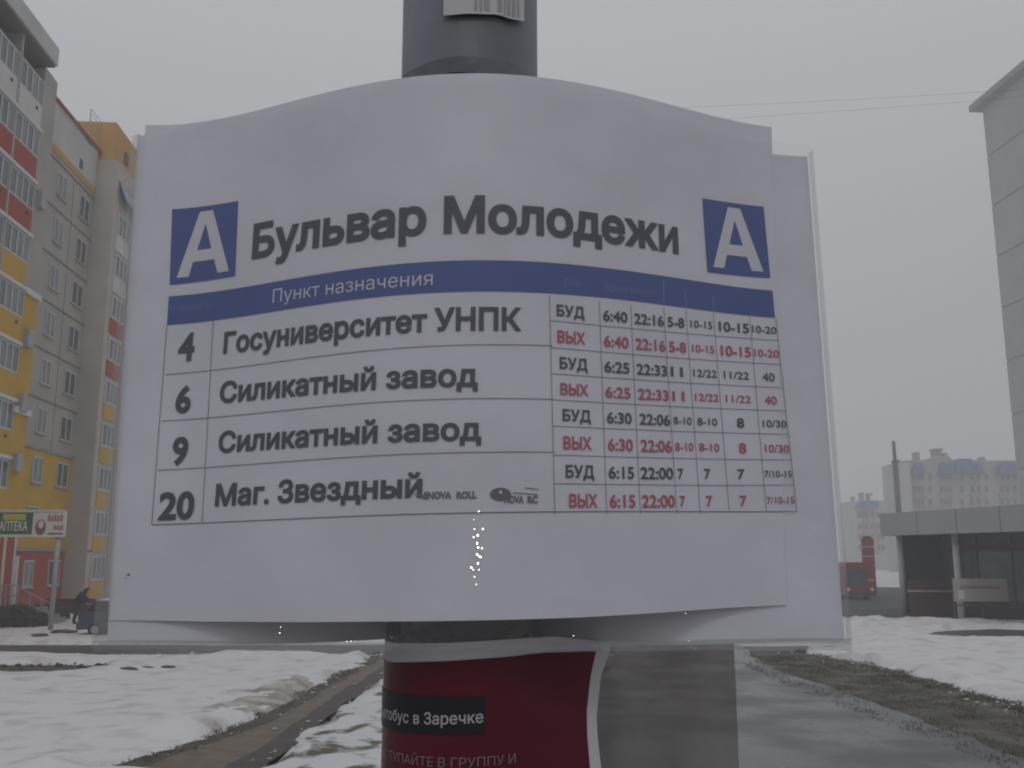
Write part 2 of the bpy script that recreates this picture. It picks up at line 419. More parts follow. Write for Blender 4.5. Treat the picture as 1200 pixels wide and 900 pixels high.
# the patchy plot right of the footpath carries thin snow with turf showing through
pat = [Vector((gr(*q).x, gr(*q).y, 0)) for q in [(430, 806), (302, 905), (290, 925), (620, 925), (700, 800), (735, 766), (500, 766)]]
SDP = poly_sd(pat)
me = bpy.data.meshes.new('snow_cover')
keep = HS > -0.085
fk = keep[:-1, :-1] | keep[1:, :-1] | keep[:-1, 1:] | keep[1:, 1:]
Q = np.stack([idx[:-1, :-1], idx[:-1, 1:], idx[1:, 1:], idx[1:, :-1]], -1)[fk]
me.from_pydata(V.tolist(), [], Q.tolist()); me.update()
me.materials.append(MATS['snow']); me.materials.append(MATS['snow_patchy'])
dirt = [Vector((gr(*q).x, gr(*q).y, 0)) for q in [(255, 836), (330, 808), (430, 797), (500, 800), (440, 826), (330, 852)]]
me.materials.append(MATS['snow_dirty'])
SDD = poly_sd(dirt) + 0.45 * N2 + 0.4 * N3 + 0.3 * N4
pm = np.where(SDP[:-1, :-1][fk] > 0, 1, np.where(SDD[:-1, :-1][fk] > 0, 2, 0)).astype(np.int32)
me.polygons.foreach_set('material_index', pm); me.polygons.foreach_set('use_smooth', np.ones(len(me.polygons), bool))
snow = link('snow_cover', me, None); struct(snow)
def in_poly(x, y, P):
    r = False
    for i in range(len(P)):
        a, b = P[i], P[(i + 1) % len(P)]
        if (a.y > y) != (b.y > y) and x < (b.x - a.x) * (y - a.y) / (b.y - a.y) + a.x: r = not r
    return r
def blades(name, P, n_, hmin, hmax, m, label_kind='stuff', clump=1.5):
    xs, ys = [p.x for p in P], [p.y for p in P]; V, FA = [], []; tries = 0
    while len(FA) < n_ and tries < n_ * 12:
        tries += 1; x, y = random.uniform(min(xs), max(xs)), random.uniform(min(ys), max(ys))
        if not in_poly(x, y, P) or fbm(x, y, clump) < random.uniform(-0.35, 0.45): continue
        a = random.uniform(0, 6.28); h = random.uniform(hmin, hmax); wd = random.uniform(0.006, 0.02); l = h * random.uniform(0.2, 1.1); b = random.uniform(0, 6.28); k = len(V)
        V += [(x - wd * math.cos(a), y - wd * math.sin(a), 0.0), (x + wd * math.cos(a), y + wd * math.sin(a), 0.0), (x + l * math.cos(b), y + l * math.sin(b), h)]; FA.append((k, k + 1, k + 2))
    o = pydata(name, V, FA, m); o['kind'] = 'stuff'; return o
VERGE = [Vector((gr(*q).x, gr(*q).y, 0)) for q in R_VERGE]
blades('dry_grass', VERGE, 12000, 0.02, 0.07, 'leaf_dry')
EDG = [Vector((gr(*q).x, gr(*q).y, 0)) for q in [(935, 761), (1040, 779), (1120, 801), (1240, 831), (1240, 850), (1110, 814), (1030, 788), (930, 766)]]
blades('dry_grass', EDG, 3000, 0.03, 0.10, 'leaf_dry')
blades('dry_grass', pat, 6000, 0.03, 0.09, 'leaf_dry', clump=0.9)
RIM = [Vector((gr(*q).x, gr(*q).y, 0)) for q in [(90, 905), (280, 845), (395, 786), (440, 764), (452, 766), (410, 790), (306, 848), (140, 905)]]
blades('dry_grass', RIM, 1800, 0.02, 0.08, 'leaf_dry')
def crumbs(name, path, n_, spread, m, r0, r1):          # small lumps strewn along a line
    V, FA = [], []; P = [gr(*q) for q in path]
    ico = [(0, 0, 1), (.89, 0, .45), (.28, .85, .45), (-.72, .53, .45), (-.72, -.53, .45), (.28, -.85, .45), (0, 0, -.4)]
    fi = [(0, 1, 2), (0, 2, 3), (0, 3, 4), (0, 4, 5), (0, 5, 1), (6, 2, 1), (6, 3, 2), (6, 4, 3), (6, 5, 4), (6, 1, 5)]
    for i in range(n_):
        k = random.randrange(len(P) - 1); c = P[k].lerp(P[k + 1], random.random()); c = c + Vector((random.gauss(0, spread), random.gauss(0, spread), 0)); r = random.uniform(r0, r1) * random.random(); b = len(V)
        V += [(c.x + v[0] * r * random.uniform(.7, 1.4), c.y + v[1] * r * random.uniform(.7, 1.4), 0.02 + v[2] * r * .6) for v in ico]; FA += [tuple(b + j for j in f_) for f_ in fi]
    o = pydata(name, V, FA, m, None, True); o['kind'] = 'stuff'; return o
crumbs('slush', [(112, 905), (290, 848), (400, 790), (446, 767)], 90, 0.25, 'snow', 0.02, 0.08)
crumbs('slush', [(500, 768), (430, 806), (302, 905)], 90, 0.25, 'snow', 0.02, 0.08)
crumbs('slush', [(-40, 770), (150, 770), (330, 769), (480, 770)], 420, 0.3, 'snow', 0.04, 0.15)
crumbs('slush', [(920, 764), (1040, 786), (1120, 810), (1240, 846)], 140, 0.4, 'snow', 0.03, 0.09)
crumbs('slush', [(980, 727), (1060, 727), (1130, 728), (1230, 734)], 260, 0.4, 'snow', 0.08, 0.32)
crumbs('soil_crumbs', [(112, 905), (290, 848), (400, 790), (446, 767)], 160, 0.35, 'mud_edge', 0.02, 0.05)
crumbs('soil_crumbs', [(-40, 781), (60, 779.5), (130, 781), (240, 781)], 260, 0.4, 'mud_edge', 0.03, 0.12)
# more snow on the fields beyond
fo = MB()
for (a, b, c, d) in ((-300, -37.9, -40, 320), (33.9, 300, -40, 320), (-37.9, 33.9, 61.9, 320)):
    fo.poly([(a, c, 0.05), (b, c, 0.05), (b, d, 0.05), (a, d, 0.05)])
struct(fo.build('snow_field', 'snow'))

# ------------------------------------------------------------------ buildings on the left
MS = -0.0773                               # direction of the street: X per Y
class Facade:                              # local frame: s runs along the street (as Y), o outward (+X), z up
    def __init__(f, X0, Y0): f.X0, f.Y0 = X0, Y0
    def p(f, s, o, z): return Vector((f.X0 + MS * (s - f.Y0) + o, s + MS * o * -1, z))
    def box(f, mb, s0, s1, o0, o1, z0, z1):
        return mb.hexa([f.p(s0, o0, z0), f.p(s0, o1, z0), f.p(s1, o1, z0), f.p(s1, o0, z0), f.p(s0, o0, z1), f.p(s0, o1, z1), f.p(s1, o1, z1), f.p(s1, o0, z1)])
    def make(f, name, m, parent, *b): return f.box(MB(), *b).build(name, m, parent)
DZ = H - 2.1
FA_, FB, FC = Facade(-24.7, 47.1), Facade(-27.2, 54.5), Facade(-26.1, 58.0)
bld = empty('apartment_building', (-33, 55, 0))
tag(bld, 'ten storey grey panel apartment block with yellow and red balconies beside snowy yard', 'building')
def window(fac, s, z, w_, h_, glass='glass', sill=True, o=0.0):
    f = MB(); k = 0.09
    fac.box(f, s - w_ / 2, s + w_ / 2, o - 0.02, o + 0.05, z - h_ / 2, z - h_ / 2 + k)
    fac.box(f, s - w_ / 2, s + w_ / 2, o - 0.02, o + 0.05, z + h_ / 2 - k, z + h_ / 2)
    for ss in (s - w_ / 2, s - 0.06, s + w_ / 2 - k):
        fac.box(f, ss, ss + k + (0.03 if ss == s - 0.06 else 0), o - 0.02, o + 0.05, z - h_ / 2 + k, z + h_ / 2 - k)
    win = f.build('window', 'frame_white', bld)
    for a, b in ((s - w_ / 2 + k, s - 0.06), (s + 0.06, s + w_ / 2 - k)):
        fac.make('pane', glass, win, a, b, o - 0.02, o + 0.015, z - h_ / 2 + k, z + h_ / 2 - k)
    if sill: fac.make('sill', 'metal_grey', win, s - w_ / 2 - 0.06, s + w_ / 2 + 0.06, o, o + 0.14, z - h_ / 2 - 0.07, z - h_ / 2 - 0.005)
    return win
# middle section: grey wall, yellow lower storeys, red plinth; window columns at s = 54.6 and 58.4
L0 = 2.55 + DZ; FL = 2.855
ZT = 28.75 + DZ
FB.make('wall', 'plaster_grey', bld, 48.4, 60.0, -12, 0, L0 + 2 * FL, ZT)
FB.make('wall', 'plaster_yellow', bld, 48.4, 60.0, -12, 0.004, L0, L0 + 2 * FL)
FB.make('wall', 'plaster_red', bld, 48.4, 60.0, -12, 0.012, -0.3, L0)
for k in range(0, 9):
    if k == 1: continue
    FB.make('ledge', 'seam' if k > 2 else 'concrete', bld, 50.9, 59.98, -0.1, 0.05 if k > 2 else 0.10, L0 + k * FL - (0.035 if k > 2 else 0.08), L0 + k * FL + (0.035 if k > 2 else 0.08))
FB.make('parapet_band', 'plaster_orange', bld, 50.9, 59.98, -0.1, 0.06, L0 + 8.12 * FL, L0 + 8.12 * FL + 0.42)
FB.make('attic_wall', 'plaster_pale', bld, 50.9, 59.98, -0.1, 0.03, L0 + 8.12 * FL + 0.42, ZT + 0.02)
FB.make('roof_edge', 'plaster_red', bld, 48.5, 60.2, -0.3, 0.18, ZT + 0.02, ZT + 0.16)
for q in (52.7, 56.5):
    FB.make('joint', 'seam', bld, q - 0.02, q + 0.02, -0.1, 0.02, L0 + 2 * FL, L0 + 8 * FL)
for k in range(9):
    z = L0 + k * FL + (1.68 if k else 1.6) - FL * 1 + (FL if k else FL)
zc = [1.22 + DZ, 7.06 + DZ] + [9.9 + DZ + FL * i for i in range(6)]
for i, z in enumerate(zc):
    for s in (54.7, 58.4):
        window(FB, s, z, 1.75 if s > 56 else 1.35, 1.5, 'glass' if (i * 3 + int(s)) % 3 else 'curtain_glass', o=0.012 if i < 2 else 0.0)
for s in (54.7, 58.4): window(FB, s, 4.25 + DZ, 1.4, 1.5, o=0.01)
FB.make('vent', 'metal_dark', bld, 57.0, 57.5, -0.1, 0.06, 26.4 + DZ, 27.0 + DZ)
# flagpole-like bar and roof grating
mbar = MB(); mbar.tube([FB.p(52.2, 1.3, 27.4 + DZ), FB.p(58.0, 0.3, 28.3 + DZ)], 0.05, 6); mbar.build('bar', 'metal_dark', bld)
ra = MB()
for i in range(6): ra.tube([FB.p(58.2, 0.0, ZT + 0.4 + 0.36 * i), FB.p(62.6, 0.0, ZT + 0.4 + 0.36 * i)], 0.022, 5)
for s in (58.2, 60.4, 62.6): ra.tube([FB.p(s, 0, ZT), FB.p(s, 0, ZT + 2.2)], 0.03, 5)
ra.build('roof_grating', 'metal_grey', bld)
FB.make('antenna_box', 'metal_dark', bld, 62.2, 62.8, 0.6, 1.1, ZT + 0.2, ZT + 1.0)
# near balcony bay
SB = 46.8
FA_.make('wall', 'plaster_grey', bld, 24, 48.4, -14, -0.9, 3.0, 29.6 + DZ * 0.5)
FA_.make('wall', 'plaster_red', bld, 24, 48.4, -14, -0.88, -0.3, 3.0)
FA_.make('wall_edge', 'plaster_grey', bld, SB, 48.4, -0.88, 0.0, 15.6 + DZ, 27.6 + DZ)
FA_.make('wall_edge', 'plaster_yellow', bld, SB, 48.4, -0.88, 0.0, 3.9 + DZ, 15.3 + DZ)
FA_.make('wall_edge', 'plaster_red', bld, SB, 48.4, -0.88, 0.0, -0.3, 3.9 + DZ)
FA_.make('ledge', 'trim_white', bld, SB - 0.15, 48.55, -0.88, 0.15, 15.3 + DZ, 15.6 + DZ)
FA_.make('ledge', 'trim_white', bld, SB - 0.15, 48.55, -0.88, 0.15, 9.2 + DZ, 9.5 + DZ)
ROOFZ = 29.1 + DZ * 0.95
FA_.make('cornice', 'plaster_pale', bld, 24, 47.4, -1.2, 0.35, ROOFZ - 1.0, ROOFZ)
FA_.make('cornice_edge', 'seam', bld, 24, 47.3, -1.2, 0.25, ROOFZ - 1.14, ROOFZ - 1.0)
FA_.make('attic_box', 'panel_red', bld, 47.45, 48.6, -1.6, -0.3, 26.6 + DZ, 28.0 + DZ)
FA_.make('attic_wall', 'plaster_pale', bld, 47.5, 48.5, -1.6, -0.28, 25.2 + DZ, 26.6 + DZ)
cols = ['panel_white', 'panel_red', 'panel_red', 'panel_yellow', 'panel_yellow', 'panel_yellow', 'panel_yellow', 'panel_yellow']
for c in range(5):
    s1 = SB - 2.95 * c; s0 = s1 - 2.72
    FA_.make('pilaster', 'plaster_grey', bld, s0 - 0.22, s0 - 0.005, -0.88, 0.03, 5.9 + DZ, ROOFZ - 1.14)
    for k in range(8):
        zc_ = 24.75 + DZ - 2.85 * k
        bal = FA_.make('balcony', cols[k], bld, s0, s1, -0.85, 0.0, zc_ - 0.62, zc_ + 0.60)
        FA_.make('slab', 'trim_white', bal, s0 - 0.05, s1 + 0.12, -0.85, 0.10, zc_ - 0.80, zc_ - 0.625)
        fr = MB(); z0, z1 = zc_ + 0.605, zc_ + 2.04
        FA_.box(fr, s0, s1, -0.1, 0.0, z0, z0 + 0.1); FA_.box(fr, s0, s1, -0.1, 0.0, z1 - 0.12, z1)
        npn = 4; dw = (s1 - s0) / npn
        for j in range(npn + 1): FA_.box(fr, s0 + j * dw - (0.07 if j else 0), s0 + j * dw + (0.07 if j < npn else 0), -0.1, 0.0, z0 + 0.1, z1 - 0.12)
        fr.build('frame', 'frame_white', bal)
        for j in range(npn):
            FA_.make('pane', random.choice(['glass', 'curtain_glass', 'curtain_glass']), bal, s0 + j * dw + (0.07 if j else 0), s0 + (j + 1) * dw - 0.07, -0.07, -0.03, z0 + 0.1, z1 - 0.12)
        if c < 2 and k % 2 == 0: FA_.make('drain', 'metal_dark', bal, s1 - 0.75, s1 - 0.60, 0.0, 0.06, zc_ + 0.2, zc_ + 0.36)
    for k in range(2):
        FA_.make('wall', 'panel_yellow' if k == 0 else 'plaster_red', bld, s0, s1, -0.86, -0.02, (4.1 + DZ - 3.0 if k == 0 else -0.3), (24.75 + DZ - 2.85 * 7 - 0.82 if k == 0 else 4.1 + DZ - 3.0))
for z in (20.6, 13.2, 9.9, 6.9):
    FA_.make('cooler_box', 'metal_grey', bld, SB + 0.25, SB + 0.9, 0.0, 0.3, z + DZ - 0.6, z + DZ + 0.3)
dp = MB(); dp.tube([FA_.p(48.45, 0.1, 0), FA_.p(48.45, 0.1, 3.3)], 0.12, 8); dp.build('downpipe', 'trim_white', bld)
# far bay with the narrow strip of loggias
FC.make('wall', 'plaster_beige', bld, 60.0, 80.0, -13, -0.02, -0.3, 28.2 + DZ)
FC.make('penthouse', 'plaster_orange', bld, 60.3, 70.0, -4.5, -0.4, 28.2 + DZ, 31.0 + DZ)
gsl = [FC.p(60.6, -0.4, 28.0 + DZ), FC.p(64.4, -0.4, 28.0 + DZ), FC.p(64.4, 0.55, 25.6 + DZ), FC.p(60.6, 0.55, 25.6 + DZ)]
MB().prism(gsl, (-0.05, 0, -0.08)).build('slanted_glazing', 'blue_glass', bld)
for k in range(9):
    z = 24.6 + DZ - 2.82 * k
    m = ['panel_white', 'plaster_pale', 'panel_red', 'panel_red', 'panel_yellow', 'panel_yellow', 'panel_yellow', 'panel_yellow', 'panel_yellow'][k]
    zp = z + 0.95 - 2.82 + 0.0
    lg = FC.make('loggia', m if k else 'panel_white', bld, 60.75, 63.2, -0.3, 0.06, zp - 0.52, zp + 0.50)
    fr = MB(); z0, z1 = zp + 0.505, zp + 2.05
    FC.box(fr, 60.75, 63.2, -0.1, 0.08, z0, z0 + 0.14); FC.box(fr, 60.75, 63.2, -0.1, 0.08, z1 - 0.12, z1)
    for j in range(4): FC.box(fr, 60.75 + j * 0.77, 60.75 + j * 0.77 + 0.14, -0.1, 0.08, z0 + 0.14, z1 - 0.12)
    fr.build('frame', 'frame_white', lg)
    for j in range(3): FC.make('pane', random.choice(['glass', 'curtain_glass']), lg, 60.89 + j * 0.77, 61.52 + j * 0.77, -0.05, 0.03, z0 + 0.14, z1 - 0.12)
FC.make('pilaster', 'plaster_pink', bld, 63.5, 66.5, -0.1, 0.10, -0.3, 21.5 + DZ)
FC.make('pilaster', 'plaster_pale', bld, 63.5, 66.5, -0.1, 0.08, 21.5 + DZ, 28.0 + DZ)
FC.make('ledge', 'seam', bld, 60.05, 60.7, -0.1, 0.03, 3.55, 3.7)

# ------------------------------------------------------------------ right tower, fading in the fog
tw = empty('tower_block', (60, 90, 0))
tag(tw, 'tall pale grey panel tower with overhanging eave fading into fog', 'building')
TY = 130.0; e0 = at(1163, 250, TY); FT = Facade(e0.x, TY)
ztop = at(1156, 127, TY).z
FT.make('wall', 'tower_wall', tw, TY - 48, TY, 0.15, 18, -0.2, ztop)
rows = 9; ph = ztop / rows
for r in range(rows):
    for c in range(3):
        FT.make('panel', 'tower_panel', tw, TY - 14 * (c + 1) + 0.08, TY - 14 * c - 0.02, 0.0, 0.16, r * ph + 0.10, (r + 1) * ph - 0.10)
FT.make('eave', 'tower_wall', tw, TY - 48.5, TY + 1.3, -1.3, 19, ztop, ztop + 0.9)
FT.make('roof', 'tower_wall', tw, TY - 46, TY - 3, 4, 15, ztop + 0.9, ztop + 4.5)

# ------------------------------------------------------------------ far apartment house with blue mansards
def rectp(name, m, parent, px0, px1, py0, py1, Y, d0, d1):   # box seen as a pixel rectangle at depth Y, from d0 in front to d1 behind
    a, b = at(px0, py1, Y), at(px1, py0, Y)
    return MB().box(a.x, b.x, Y + d0, Y + d1, a.z, b.z).build(name, m, parent)
YF = 215.0
fh = empty('apartment_house', (105, 222, 0))
tag(fh, 'pale apartment house with blue mansard roofs and chimneys far behind the canopy', 'building')
g0 = at(1050, 700, YF).z
MB().box(at(1066, 600, YF).x, at(1260, 600, YF).x, YF, YF + 12, -0.2, at(1100, 539.5, YF).z).build('wall', 'far_wall', fh)
MB().box(at(1055, 600, YF).x, at(1067, 600, YF).x, YF - 1.5, YF + 9, -0.2, at(1050, 543, YF).z).build('end_wall', 'far_pale', fh)
for (a, b, y0, y1, g) in ((1066, 1081, 543.5, 556, 4), (1097, 1116, 543, 556, 4), (1116, 1137, 538.5, 554, 3), (1137, 1150, 543.5, 556, 5), (1166, 1192, 543, 557, 4)):
    P0, P1, P2, P3 = at(a, y1, YF), at(b, y1, YF), at(b - g, y0, YF), at(a + g, y0, YF)
    for p in (P0, P1, P2, P3): p.y = YF - 2.0
    mn = MB().prism([P0, P1, P2, P3], (0, 3.0, 0)).build('mansard', 'roof_blue', fh)
    for j in range(2):
        cx = a + (b - a) * (0.36 + 0.28 * j); q0, q1 = at(cx - 1.2, y1 - 1, YF), at(cx + 1.2, y1 - 6, YF)
        MB().box(q0.x, q1.x, YF - 2.12, YF - 2.0, q0.z, q1.z).build('window', 'glass', mn)
for (a, b, y0, y1) in ((1080, 1084, 528, 540), (1102, 1105, 525, 536), (1107, 1110.5, 525, 536), (1114, 1117, 529, 540), (1158, 1162, 534, 541), (1058, 1062, 537, 545)):
    rectp('chimney', 'far_pink', fh, a, b, y0, y1, YF, 3, 5)
MB().prism([at(1086, 540, YF), at(1117, 540, YF), at(1112, 534.5, YF), at(1101, 534, YF)], (0, 9, 0)).build('gable', 'far_wall', fh)
rectp('chimney_cap', 'far_pink', fh, 1101, 1111.5, 524, 525.5, YF, 2.6, 5.4)
for r, yy in enumerate((558.5, 573.2, 588, 602.5, 617)):
    for xx in (1071, 1076, 1081, 1090, 1103, 1108, 1113, 1127, 1139, 1147, 1156, 1174, 1181, 1189, 1206, 1220):
        q0, q1 = at(xx - 1.5, yy + 3.8, YF), at(xx + 1.5, yy - 3.8, YF)
        wv = MB().box(q0.x - 0.09, q1.x + 0.09, YF - 0.12, YF + 0.1, q0.z - 0.1, q1.z + 0.1).build('window', 'far_pale', fh)
        MB().box(q0.x, q1.x, YF - 0.20, YF - 0.12, q0.z, q1.z).build('pane', 'glass', wv)
for yy in (580.6, 595.5, 610):
    for a, b in ((1069, 1085), (1101, 1115), (1137, 1149), (1171, 1192)):
        q0, q1 = at(a, yy + 3.0, YF), at(b, yy - 2.6, YF)
        MB().box(q0.x, q1.x, YF - 0.35, YF + 0.1, q0.z, q1.z).build('balcony', 'far_pink', fh)
YG = 260.0
fh2 = empty('apartment_house', (104, 265, 0))
tag(fh2, 'smaller far house with one dark blue mansard beside the tall chimney', 'building')
MB().box(at(1003, 600, YG).x, at(1041, 600, YG).x, YG, YG + 12, -0.2, at(1000, 586.5, YG).z).build('wall', 'far_pale', fh2)
P = [at(1000.5, 595.5, YG), at(1027, 595.5, YG), at(1025.5, 587, YG), at(1006, 587, YG)]
MB().prism([p + Vector((0, -2, 0)) for p in P], (0, 3, 0)).build('mansard', 'roof_blue', fh2)
for (a, b, y0, y1) in ((1014, 1017, 576, 588), (1022, 1027.5, 577, 579.5), (1023, 1024.5, 579.5, 588), (1004, 1006, 581, 588), (1031, 1034, 587, 591)):
    rectp('chimney', 'far_pink', fh2, a, b, y0, y1, YG, 3, 5)
for yy in (604, 616.5, 629, 641.5):
    for xx in (1007, 1011, 1015, 1022, 1030, 1035):
        q0, q1 = at(xx - 1.4, yy + 3.4, YG), at(xx + 1.4, yy - 3.4, YG)
        MB().box(q0.x, q1.x, YG - 0.12, YG + 0.1, q0.z, q1.z).build('window', 'glass', fh2)
for a, b in ((1012.6, 1019.5), (1024.5, 1027.5)):
    q0, q1 = at(a, 650, YG), at(b, 598, YG); MB().box(q0.x, q1.x, YG - 0.08, YG + 0.1, q0.z, q1.z).build('wall_strip', 'far_pink', fh2)
# boiler-house chimney
YC = 140.0
pc = at(1053, 600, YC); st = empty('smokestack', (pc.x, YC, 0))
tag(st, 'slender dark metal smokestack rising behind the canopy roof', 'chimney')
zt, zm = at(1048.5, 517, YC).z, at(1051, 541, YC).z
MB().tube([(pc.x, YC, 0), (pc.x, YC, zm)], [0.42, 0.40], 12).build('lower_shaft', 'metal_dark', st, True)
MB().tube([(pc.x, YC, zm + 0.001), (pc.x, YC, zt)], [0.26, 0.24], 12).build('upper_shaft', 'metal_dark', st, True)
MB().tube([(pc.x, YC, zm - 0.15), (pc.x, YC, zm + 0.15)], 0.5, 12).build('collar', 'metal_dark', st)

# ------------------------------------------------------------------ canopy, totem, bus, barrier and banner on the right
cn = empty('canopy', (26, 46, 0))
tag(cn, 'grey flat canopy on pale columns over a dark glazed shop', 'canopy')
U = Vector((0.296, -0.955, 0)); W = Vector((0.955, 0.296, 0)); O = at(1036, 628, 55.0); O.z = 0
def cp(u, v, z): return O + U * u + W * v + Vector((0, 0, z))
def cbox(name, m, par, u0, u1, v0, v1, z0, z1):
    return MB().hexa([cp(u0, v0, z0), cp(u1, v0, z0), cp(u1, v1, z0), cp(u0, v1, z0), cp(u0, v0, z1), cp(u1, v0, z1), cp(u1, v1, z1), cp(u0, v1, z1)]).build(name, m, par)
zb, zt2 = at(1036, 628, 55).z, at(1036, 602, 55).z
cbox('fascia', 'canopy_grey', cn, 0, 26, -0.12, 0.0, zb, zt2)
cbox('fascia', 'canopy_grey', cn, -0.12, 0.0, -0.12, 13, zb, zt2)
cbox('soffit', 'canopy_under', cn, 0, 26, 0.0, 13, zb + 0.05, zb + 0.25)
cbox('roof', 'canopy_grey', cn, 0, 26, 0.0, 13, zt2 - 0.25, zt2 - 0.1)
for k in range(1, 9): cbox('fascia_joint', 'seam', cn, 2.9 * k - 0.02, 2.9 * k + 0.02, -0.125, -0.118, zb, zt2)
for u, v in ((0.4, 0.7), (4.7, 0.7), (14, 0.7), (23, 0.7), (0.4, 12)):
    c = cp(u, v, 0); MB().tube([(c.x, c.y, -0.1), (c.x, c.y, zb + 0.1)], 0.17, 12).build('column', 'column_pale', cn, True)
cbox('shop_wall', 'shop_dark', cn, 0.9, 26, 3.2, 12.8, -0.1, zb + 0.04)
for k in range(10):
    cbox('window_post', 'metal_dark', cn, 1.0 + 2.4 * k, 1.14 + 2.4 * k, 3.08, 3.2, -0.1, zb)
    cbox('pane', 'glass', cn, 1.2 + 2.4 * k, 3.35 + 2.4 * k, 3.13, 3.2, 1.0 if k % 3 else 0.1, 3.5)
cbox('shop_fascia', 'barrier_red', cn, 0.9, 26, 3.02, 3.2, 3.6, 3.95)
cbox('shop_plinth', 'barrier_red', cn, 0.9, 26, 3.0, 3.2, -0.1, 0.9)
cbox('end_wall', 'shop_dark', cn, 0.12, 0.26, 1.0, 12.9, -0.1, zb + 0.03)
for k in range(4): cbox('end_pane', 'glass', cn, 0.82, 0.9, 3.5 + 2.3 * k, 5.5 + 2.3 * k, 0.9, 3.5)
# burgundy barrier
YB = 53.0
bq = at(1090, 690, YB)
br = empty('low_barrier', (bq.x, YB, 0)); tag(br, 'low burgundy barrier wall below the pale canopy column', 'barrier')
a, b = at(1068, 700, YB), at(1117, 680, YB)
MB().box(a.x, b.x, YB, YB + 0.3, 0.0, b.z).build('wall', 'barrier_red', br)
MB().box(a.x - 0.05, b.x + 0.05, YB - 0.05, YB + 0.35, b.z - 0.62, b.z - 0.52).build('rail', 'metal_grey', br)
# banner
YN = 50.0
a, b = at(1118.5, 705, YN), at(1180, 678, YN)
bn = empty('banner_stand', ((a.x + b.x) / 2, YN, 0)); tag(bn, 'white banner with a faint red line stretched on a low frame', 'banner')
MB().box(a.x, b.x, YN, YN + 0.04, a.z, b.z).build('sheet', 'far_pale', bn)
MB().box(a.x + 0.35, b.x - 0.4, YN - 0.006, YN - 0.002, b.z - 0.52, b.z - 0.36).build('red_line', 'sign_pink', bn)
MB().box(a.x + 0.20, a.x + 0.55, YN - 0.006, YN - 0.002, a.z + 0.12, a.z + 0.55).build('mark', 'sign_white', bn)
for xx in (a.x - 0.03, (a.x + b.x) / 2, b.x - 0.03): MB().box(xx, xx + 0.06, YN + 0.042, YN + 0.10, -0.1, b.z + 0.03).build('post', 'metal_dark', bn)
MB().box(a.x, b.x, YN + 0.043, YN + 0.09, a.z - 0.22, a.z - 0.16).build('rail', 'metal_dark', bn)
# striped totem
YT = 82.0
a, b = at(1011, 640, YT), at(1023.5, 631, YT)
tm = empty('totem_sign', ((a.x + b.x) / 2, YT, 0)); tag(tm, 'red totem sign with pale bands standing behind the red bus', 'sign')
MB().box(a.x, b.x, YT, YT + 0.4, 0, b.z).build('body', 'vehicle_red', tm)
for k in range(4):
    z = b.z - 0.75 - 0.78 * k; MB().box(a.x - 0.01, b.x + 0.01, YT - 0.03, YT + 0.43, z, z + 0.1).build('band', 'far_pale', tm)
MB().box(a.x + 0.15, b.x - 0.15, YT + 0.05, YT + 0.35, b.z, b.z + 0.2).build('cap', 'metal_dark', tm)
# red bus seen from the front
YU = 75.0
a, b = at(990.5, 700, YU), at(1024, 659, YU)
bx0, bx1, bz = a.x, b.x, b.z
bus = empty('red_bus', ((bx0 + bx1) / 2, YU, 0)); tag(bus, 'red bus facing the road beside the canopy', 'bus')
pr = [(bx0, 0.35), (bx0 + 0.02, bz - 0.35), (bx0 + 0.25, bz), (bx1 - 0.25, bz), (bx1 - 0.02, bz - 0.35), (bx1, 0.35)]
MB().prism([Vector((x, YU, z)) for x, z in pr], (0, 8.5, 0)).build('body', 'vehicle_red', bus)
MB().box(bx0 + 0.22, bx1 - 0.62, YU - 0.03, YU - 0.002, 1.1, bz - 0.55).build('windscreen', 'glass', bus)
MB().box(bx0 + 0.05, bx1 - 0.05, YU - 0.10, YU - 0.003, 0.32, 0.62).build('bumper', 'metal_dark', bus)
MB().box(bx1 - 0.55, bx1 - 0.1, YU - 0.03, YU - 0.002, 1.45, 1.58).build('stripe', 'far_pale', bus)
for xx in (bx0 + 0.12, bx1 - 0.42): MB().tube([(xx + 0.15, YU - 0.05, 0.82), (xx + 0.15, YU - 0.002, 0.82)], 0.13, 10).build('headlight', 'sign_white', bus)
for k in range(5):
    MB().box(bx0 - 0.02, bx0 - 0.001, YU + 0.5 + 1.55 * k, YU + 1.8 + 1.55 * k, 1.35, bz - 0.5).build('side_window', 'glass', bus)
for xx in (bx0 + 0.15, bx1 - 0.4):
    for yy in (YU + 1.4, YU + 6.6): MB().tube([(xx, yy, 0.45), (xx + 0.25, yy, 0.45)], 0.45, 14).build('wheel', 'rubber', bus)

# ------------------------------------------------------------------ pharmacy sign on its post
YP = 43.0
a, b = at(-20, 628.5, YP), at(76.5, 598.5, YP); mid = at(38.5, 610, YP).x
ps = empty('pharmacy_sign', (at(60.5, 700, YP).x, YP, 0)); tag(ps, 'long green and white pharmacy signboard on a grey post', 'sign')
MB().box(a.x, b.x, YP, YP + 0.22, a.z, b.z).build('board', 'sign_white', ps)
MB().box(a.x + 0.05, mid, YP - 0.02, YP - 0.002, a.z + 0.10, b.z - 0.09).build('green_panel', 'sign_green', ps)
def flat_text(body, bold, m, parent, x0, x1, z, cap, y, name='lettering'):
    V, FA = text_mesh(body, bold)
    return pydata(name, [(x0 + (x1 - x0) * u, y, z + v * cap) for u, v in V], FA, m, parent)
q0, q1 = at(0, 621.5, YP), at(32, 611.5, YP)
flat_text('АПТЕКА', 0.025, 'sign_white', ps, at(-1, 620, YP).x, at(32.5, 620, YP).x, at(0, 621.8, YP).z, (622 - 611.5) * YP * 1.03 / F, YP - 0.026)
MB().box(at(4, 605, YP).x, at(30.5, 605, YP).x, YP - 0.026, YP - 0.022, at(0, 609.3, YP).z, at(0, 602.3, YP).z).build('yellow_line', 'sign_yellow', ps)
